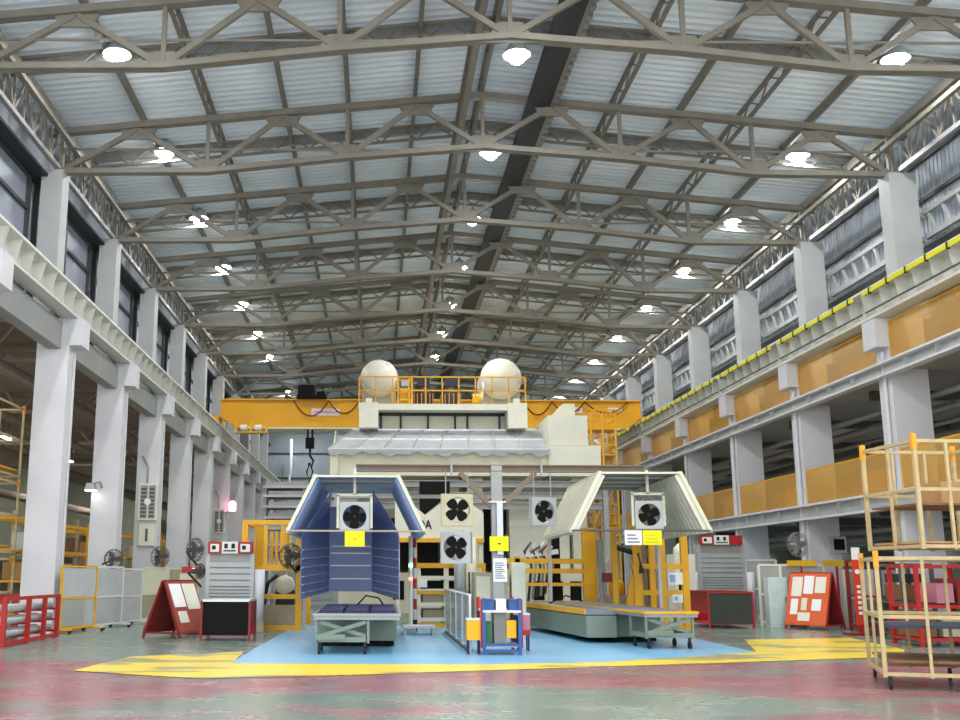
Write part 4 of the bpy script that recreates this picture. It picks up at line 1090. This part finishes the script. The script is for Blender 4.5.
# ------------------------------------------------------------------ red pipe rack on the left
oo = (-7.4, 20.5, 0)
k = T('pipe_rack', 'red steel rack loaded with grey rolls before the first left column', 'rack', oo)
for y in (21.6, 23.1, 24.2, 25.2):
    for x in (-7.35, -8.3): MB(oo).bar((x, y, 0), (x, y, .95), .09, .09).build('post', RED, k)
for z in (.06, .93):
    for x in (-7.35, -8.3): MB(oo).bar((x, 21.6, z), (x, 25.2, z), .07, .07).build('rail', RED, k)
for z in (.22, .47, .71):
    for y in (21.6, 23.1, 24.2, 25.2): MB(oo).bar((-7.35, y, z - .07), (-8.3, y, z - .07), .05, .05).build('crossbar', RED, k)
RN = ['lowest', 'middle', 'upper']
for j, z in enumerate((.235, .485, .725)):
    for i, x in enumerate((-7.5, -7.8)):
        o2 = (x, 21.7, z); e = T('grey_roll', 'grey roll in the red rack, %s level, %s' % (RN[j], ['front one', 'rear one'][i]), 'roll', o2, 0, 'rolls in the red rack')
        MB(o2).tube((x, 21.7, z), (x, 25.1, z), .07, 12).build('roll', GREYP, e, True); MB(o2).tube((x, 21.64, z), (x, 21.7, z), .03).tube((x, 25.1, z), (x, 25.16, z), .03).build('core', DARK, e)

# ------------------------------------------------------------------ mobile screens by the left columns
def screen(lab, x, y, rz, w, h, mf, ms, cast=True):
    e = T('mobile_screen', lab, 'screen', (x, y, 0), rz, 'mobile screens by the left columns')
    for xx in (0, w): MB().bar((xx, 0, .08), (xx, 0, h), .05, .05).build('post', mf, e)
    for z in (.12, h*.52, h): MB().bar((0, 0, z), (w, 0, z), .045, .045).build('rail', mf, e)
    MB().box(.03, w - .03, -.006, .006, .16, h*.5).build('lower_sheet', ms[0], e); MB().box(.03, w - .03, -.006, .006, h*.54, h - .04).build('upper_sheet', ms[1], e)
    for xx in (.05, w - .05):
        MB().bar((xx, -.3, .09), (xx, .3, .09), .05, .04).build('foot', mf, e)
        for yy in (-.27, .27): MB().tube((xx - .02, yy, .045), (xx + .02, yy, .045), .045, 10).build('caster', RUBBER, e)
screen('yellow framed screen with white sheet by the second left column', -7.7, 26.6, 1.25, 1.5, 1.6, YELLOW, (CLEAR, FROST))
screen('clear film screen with grey sheet between the left columns', -7.35, 28.4, 1.35, 1.6, 1.6, WHITE, (CLEAR, FROST))
screen('frosted white screen by the third left column', -7.1, 30.2, 1.4, 1.5, 1.55, WHITE, (FROST, FROST))
screen('beige panelled screen farthest along the left columns', -6.95, 32.2, 1.35, 1.9, 1.6, CREAM, (BEIGE, CREAM))
screen('long beige panelled screen behind the left notice board', -6.6, 34.4, 1.3, 2.2, 1.6, CREAM, (BEIGE, BEIGE))
o2 = (-5.2, 29.6, 0)
k = T('fire_box', 'slim cream cabinet with red lamp beside the left shutter', 'cabinet', o2)
MB(o2).box(-5.35, -5.0, 29.5, 29.9, 0, 1.45).build('body', CREAM, k); MB(o2).box(-5.3, -4.9, 29.47, 29.5, 1.46, 1.62).build('red_head', RED, k); MB(o2).tube((-4.98, 29.46, 1.54), (-4.98, 29.42, 1.54), .05).build('lamp', PINKL, k)

# ------------------------------------------------------------------ column fittings: cabinets, fans, alarm
def ecab(lab, y, z, w, h, x=-8.42):
    o2 = (x, y, z); e = T('electric_cabinet', lab, 'cabinet', o2)
    MB(o2).box(x, x + w, y - .2, y, z, z + h).build('body', CREAM2, e)
    for i in (0, 1):
        d = MB(o2).box(x + .06 + i*(w/2 - .03), x + w/2 - .01 + i*(w/2 - .05), y - .215, y - .2, z + .06, z + h - .06).build('mesh_door', GALV, e)
        g = MB(o2)
        for j in range(8): g.box(x + .09 + i*(w/2 - .03), x + w/2 - .05 + i*(w/2 - .05), y - .222, y - .215, z + .1 + j*(h - .2)/8, z + .1 + (j + .6)*(h - .2)/8)
        g.build('louvre', STEEL_D, d)
    MB(o2).lathe([(.12, 0), (.12, .02), (.01, .02)], (x + w/2, y - .225, z + h*.5), (0, -1, 0), 16).build('round_badge', PAPER, e)
    MB(o2).path([(x + w*.4, y - .1, z + h), (x + w*.4, y - .1, z + h + .6), (x + .05, y - .1, z + h + 1.0)], .04).build('conduit', GALV, e)
    return e
ecab('cream electric cabinet high on the third left column', 38.648, 3.3, .66, 1.3, -8.56)
ecab('cream electric cabinet high on the sixth left column', 56.648, 3.5, .6, 1.25, -8.6)
o2 = (-8.42, 38.62, 2.4)
k = T('breaker_box', 'smaller pale breaker box below the cabinet on the third left column', 'cabinet', o2)
MB(o2).box(-8.5, -7.95, 38.45, 38.64, 2.4, 3.15).build('body', CREAM2, k); MB(o2).box(-8.26, -8.18, 38.42, 38.45, 2.55, 3.0).build('slot', STEEL_D, k)
o2 = (-7.75, 56.5, 4.6)
k = T('alarm_lamp', 'glowing pink alarm lamp on the left columns above the shutter', 'lamp', o2)
MB(o2).box(-8.0, -7.5, 56.3, 56.648, 4.55, 4.63).build('bracket', GREYP, k); MB(o2).lathe([(.16, 0), (.2, .1), (.2, .45), (.1, .55), (.01, .56)], (-7.62, 56.42, 4.63), n=16).build('lens', PINKL, k, True)
def wfan(lab, x, y, z, R, rz, arm, m=STEEL_D, stand=False):
    e = T('wall_fan', lab, 'fan', (x, y, 0) if stand else (x, y, z), rz); zz = z if stand else 0
    g = MB()
    for i, (f_, d_) in enumerate(((.3, -.09), (.65, -.075), (.9, -.04), (1.0, 0), (.9, .05), (.5, .07))): g.ring((0, d_, zz), R*f_, .009, n=24, m=5)
    for i in range(14):
        a = 2*PI*i/14; c, s_ = math.cos(a), math.sin(a)
        g.path([(R*.1*c, -.095, zz + R*.1*s_), (R*.65*c, -.075, zz + R*.65*s_), (R*c, 0, zz + R*s_), (R*.5*c, .07, zz + R*.5*s_)], .006, 4)
    g.build('cage', m, e)
    b = MB()
    for i in range(3):
        a = 2*PI*i/3; pr = [(.05, .03), (R*.5, R*.28), (R*.85, R*.22), (R*.85, -.02), (R*.4, -.08), (.05, -.03)]
        b.prism([(p*math.cos(a) - q*math.sin(a), zz + p*math.sin(a) + q*math.cos(a)) for p, q in pr], -.02, -.005)
    b.build('blade', m, e)
    MB().tube((0, -.03, zz), (0, .26, zz), .07, 12).build('motor', m, e)
    if stand: MB().tube((0, .2, 0), (0, .2, zz), .03).build('pole', DARK, e); MB().lathe([(.3, 0), (.3, .03), (.05, .07)], (0, .2, 0), n=20).build('base', DARK, e)
    else: MB().path([(0, .24, 0), (0, .34, -.05), (arm[0], arm[1], arm[2])], .03).build('arm', DARK, e)
wfan('black wall fan on the second left column', -7.7, 31.7, 1.85, .28, .5, (-.1, .85, -.15))
wfan('black wall fan on the third left column', -7.45, 37.2, 2.0, .36, .7, (.55, 1.3, -.2))
wfan('dark wall fan turned to the hall beside the left shutter, upper one', -4.75, 28.3, 2.05, .3, .9, (.35, .3, -.4))
wfan('dark wall fan beside the left shutter, lower one', -4.62, 28.4, 1.5, .2, 1.3, (.3, .1, -.4))
wfan('dark fan in front of the left yellow guard frame', -2.2, 27.6, 1.88, .32, .5, (.4, .5, -.4))
wfan('grey pedestal fan behind the fence on the right', 12.45, 32.0, 2.35, .36, .3, None, GALV, True)
o2 = (13.5, 32.2, 3)
k = T('wall_monitor', 'small dark monitor on the second right column', 'monitor', o2)
MB(o2).box(13.45, 13.98, 32.2, 32.3, 2.1, 2.6).build('bezel', GREYP, k); MB(o2).box(13.6, 13.92, 32.19, 32.2, 2.2, 2.52).build('screen', BLACK, k); MB(o2).box(13.6, 13.8, 32.3, 32.65, 2.3, 2.4).build('bracket', DARK, k)

# ------------------------------------------------------------------ fences and clutter on the right
def fence(lab, p, q, h, n, ms, group='pale mesh fences on the right'):
    p, q = Vector(p), Vector(q); L = (q - p).length; rz = math.atan2(q.y - p.y, q.x - p.x)
    e = T('machine_fence', lab, 'fence', tuple(p), rz, group)
    for i in range(n + 1): MB().bar((L*i/n, 0, 0), (L*i/n, 0, h), .07, .07).build('post', CREAM2, e)
    for z in (.12, h*.52, h): MB().bar((0, 0, z), (L, 0, z), .06, .06).build('rail', CREAM2, e)
    MB().box(.03, L - .03, -.005, .005, .15, h - .03).build('sheet', ms, e)
fence('pale fence panel right of the right shutter station', (12.35, 36.4, 0), (13.3, 36.2, 0), 1.95, 1, CLEAR)
fence('pale fence with clear sheets behind the orange notice board', (11.2, 31.9, 0), (12.95, 31.5, 0), 1.75, 3, CLEAR)
fence('pale fence panel beside the red posts on the right', (13.3, 31.0, 0), (14.2, 30.8, 0), 1.6, 1, CLEAR)
o2 = (11.45, 31.35, 0)
k = T('white_cabinet', 'pale green white cabinet behind the orange notice board', 'cabinet', o2)
MB(o2).box(11.2, 11.75, 31.2, 31.55, 0, 1.4).build('body', mat('pale_mint', (206, 222, 216), .5), k); MB(o2).box(11.23, 11.72, 31.18, 31.2, .1, 1.35).build('door', mat('pale_mint', (206, 222, 216), .5), k); MB(o2).box(11.65, 11.68, 31.16, 31.18, .7, .85).build('handle', GALV, k)
def frame_rack(lab, x0, x1, y0, y1, h, m, items):
    o2 = (x0, y0, 0); e = T('tool_rack', lab, 'rack', o2)
    for x in (x0, x1):
        for y in (y0, y1): MB(o2).bar((x, y, 0), (x, y, h), .08, .08).build('post', m, e)
    for z in (.15, h*.5, h):
        g = MB(o2)
        for y in (y0, y1): g.bar((x0, y, z), (x1, y, z), .07, .07)
        for x in (x0, x1): g.bar((x, y0, z), (x, y1, z), .06, .06)
        g.build('rail', m, e)
    for i, (a, b2, z0, z1, mm) in enumerate(items):
        MB(o2).box(x0 + (x1 - x0)*a, x0 + (x1 - x0)*b2, y0 + .15, y1 - .15, z0, z1).build('shelf_load', mm, e)
frame_rack('red tool rack with grey and white loads behind the orange notice board', 12.4, 13.9, 33.4, 34.6, 1.75, RED, [(.05, .95, .2, .3, DARK), (.1, .5, .3, .7, STEEL_D), (.55, .95, .9, 1.1, ALU), (.05, .5, .92, 1.2, STEEL_D), (.5, .9, .3, .6, DKRED)])
frame_rack('red frame with shiny wrapped goods behind the near cream racks', 12.8, 13.9, 27.9, 29.6, 1.85, DKRED, [(.05, .9, .2, .5, DARK), (.1, .6, .95, 1.6, ALU), (.62, .95, .95, 1.3, STEEL_D)])
frame_rack('red rack with pink and brown loads at the right frame edge', 11.35, 12.7, 22.9, 24.1, 1.65, RED, [(.02, .3, .2, .75, WOOD), (.35, .62, .9, 1.3, PINK), (.68, .95, .9, 1.4, DKRED), (.4, .95, .2, .6, BEIGE)])
frame_rack('dark rack of brown goods seen between the near cream posts', 12.05, 12.75, 25.0, 26.1, 1.7, STEEL_D, [(.05, .95, .2, .6, WOOD), (.05, .95, .9, 1.25, WOOD), (.1, .8, 1.3, 1.5, DARK)])
o2 = (12.06, 27.36, 0)
k = T('sign_column', 'slim orange sign column with white top and lettering on the right', 'sign', o2)
MB(o2).box(11.96, 12.17, 27.3, 27.36, .25, 1.85).build('orange_panel', mat('orange_red', (206, 60, 34), .5), k); MB(o2).box(11.97, 12.16, 27.3, 27.36, 1.85, 2.15).build('white_top', PAPER, k); MB(o2).bar((12.06, 27.36, 0), (12.06, 27.36, .25), .1, .1).build('post', RED, k); MB(o2).box(11.70, 12.40, 27.1, 27.6, 0, .06).build('base', DKRED, k)
b = MB(o2)
for i in range(6): b.box(12.02, 12.11, 27.288, 27.3, .5 + .13*i, .57 + .13*i)
b.build('lettering', PAPER, k)
MB(o2).lathe([(.06, 0), (.06, .012), (.01, .012)], (12.06, 27.3, 1.55), (0, -1, 0), 16).build('round_mark', PAPER, k)
for i, (x, y, z, lab) in enumerate(((11.85, 31.35, 1.72, 'yellow strip sign on the fence behind the orange notice board'), (12.85, 31.3, 1.72, 'yellow strip sign on the fence right of the notice board'))):
    o2 = (x, y, 0); e = T('strip_sign', lab, 'sign', o2)
    MB(o2).box(x, x + .85, y, y + .03, z, z + .16).build('board', mat('strip_yellow', (222, 176, 30), .5), e); MB(o2).bar((x + .42, y + .05, 0), (x + .42, y + .05, z + .1), .05, .05).build('post', RED, e)
o2 = (9.7, 34.7, 0)
k = T('cooling_unit', 'cream machine column right of the white booth guard', 'machine', o2)
MB(o2).box(9.4, 10.05, 34.3, 35.2, 0, 2.1).build('body', CREAM2, k); MB(o2).box(9.5, 9.65, 34.27, 34.3, .95, 1.25).build('dark_port', BLACK, k); MB(o2).lathe([(.22, 0), (.2, .2), (.05, .35)], (9.7, 34.7, 2.1), n=14).build('top_dome', CREAM2, k, True)

# ------------------------------------------------------------------ cream tube racks: near right and far left
def tube_rack(lab, loc, rz, w, d, h, cast, shelves, mids, group):
    e = T('tube_rack', lab, 'rack', loc, rz, group); z0 = .16 if cast else .02; p = .052
    for x in (0, w):
        for y in (0, d):
            MB().bar((x, y, z0), (x, y, h - .22), p, p).build('post', RACKC, e); MB().bar((x, y, h - .22), (x, y, h), p + .012, p + .012).build('orange_tip', TIPO, e)
    for m_ in mids:
        MB().bar((m_, 0, z0), (m_, 0, h - .1), p*.75, p*.75).build('post', RACKC, e); MB().bar((m_, d, z0), (m_, d, h - .1), p*.75, p*.75).build('post', RACKC, e)
    MB().bar((0, d*.5, z0), (0, d*.5, h - .1), p*.7, p*.7).build('post', RACKC, e)
    for z in [z0 + .04, h*.52, h - .1]:
        for y in (0, d): MB().bar((0, y, z), (w, y, z), p*.8, p*.9).build('rail', RACKC, e)
        for x in (0, w): MB().bar((x, 0, z), (x, d, z), p*.8, p*.9).build('side_rail', RACKC, e)
    for z, m in shelves:
        MB().box(.04, w - .04, .06, d - .06, z, z + .03).build('shelf', m, e)
    if cast:
        for x in (.06, w*.45, w - .06):
            for y in (.05, d - .05):
                q = MB().tube((x - .02, y + .03, .06), (x + .02, y + .03, .06), .06, 12).build('caster', RUBBER, e); MB().bar((x, y, .06), (x, y, .17), .05, .03).build('fork', DARK, q)
    return e
tube_rack('lower cream tube rack on casters at the right edge nearest the camera', (6.62, 14.4, 0), -.32, 2.3, 1.8, 1.78, True, [(.34, WOOD), (.78, mat('dusty_navy', (44, 52, 74), .6))], (.55, 1.1), 'stacked cream racks on the right')
tube_rack('upper cream tube rack stacked on the near right rack, orange tips', (7.42, 14.7, 1.79), .05, 1.4, 1.42, 1.6, False, [(.1, CARD), (.62, WOOD)], (.45, .95), 'stacked cream racks on the right')
o2 = (7.9, 15.0, 0)
e = T('flat_carton', 'flat tan carton leaning in the upper right rack', 'box', (7.95, 15.1, 2.442), .05); MB().box(0, .6, 0, .5, 0, .32).build('carton', CARD, e); MB().box(.26, .34, -.005, .505, .32, .323).build('tape', CREAM, e)
for i in range(3):
    tube_rack('cream stacking rack at the left frame edge, %s of the pile' % ['lowest', 'middle', 'topmost'][i], (-10.25, 24.6, 1.88*i), 0, 1.2, 2.4, 1.87, False, [(.2, YELLOW)], (.6,), 'stacked cream racks at the left')

# ------------------------------------------------------------------ lamps of the left aisle, added fill lamps of the galleries
def aisle_lamp(lab, x, y, z, grp):
    tm = emit('tube_glow', (1, .97, .9, 1), 260) if x < 0 else emit('gallery_fill_glow', (1, .97, .9, 1), 60)
    e = T('batten_lamp', lab, 'lamp', (x, y, z), 0, grp)
    MB().box(-.12, .12, -.7, .7, .06, .14).build('housing', WHITE, e); MB().box(-.09, .09, -.66, .66, .02, .06).build('tube', tm, e)
    for yy in (-.4, .4):
        MB().tube((0, yy, .1), (0, yy, 1.9) if x < 0 else (.2, yy, .1), .02).build('hanger', STEEL_D, e)
for lev, z in (('upper', 5.5), ('lower', 2.5)):
    for i, y in enumerate((29.8, 38.3, 46.8, 55.4, 64)): aisle_lamp('added white fill lamp on the back wall of the %s gallery, %s from the camera' % (lev, ORD[i]), 19.3, y, z, 'added fill lamps under the galleries')  # added lamps, kept out of view, brighten the dim galleries
for i in range(6): aisle_lamp('white batten lamp hanging in the left aisle, %s from the camera' % ORD[i], -20, 21 + 12*i, 8.5, 'batten lamps in the left aisle')
o2 = (-8.6, 32.5, 3.9)
e = T('flood_lamp', 'small white flood lamp on a bracket of the second left column', 'lamp', o2)
MB(o2).path([(-8.4, 32.64, 4.0), (-8.4, 32.4, 4.15), (-8.6, 32.35, 4.1)], .03).build('bracket', GALV, e)
MB(o2).prism([(-8.82, 3.9), (-8.5, 3.9), (-8.56, 4.1), (-8.76, 4.1)], 32.2, 32.5).build('head', GREYP, e); MB(o2).box(-8.8, -8.52, 32.22, 32.48, 3.87, 3.9).build('lit_glass', emit('flood_glow', (1, 1, .97, 1), 6), e)
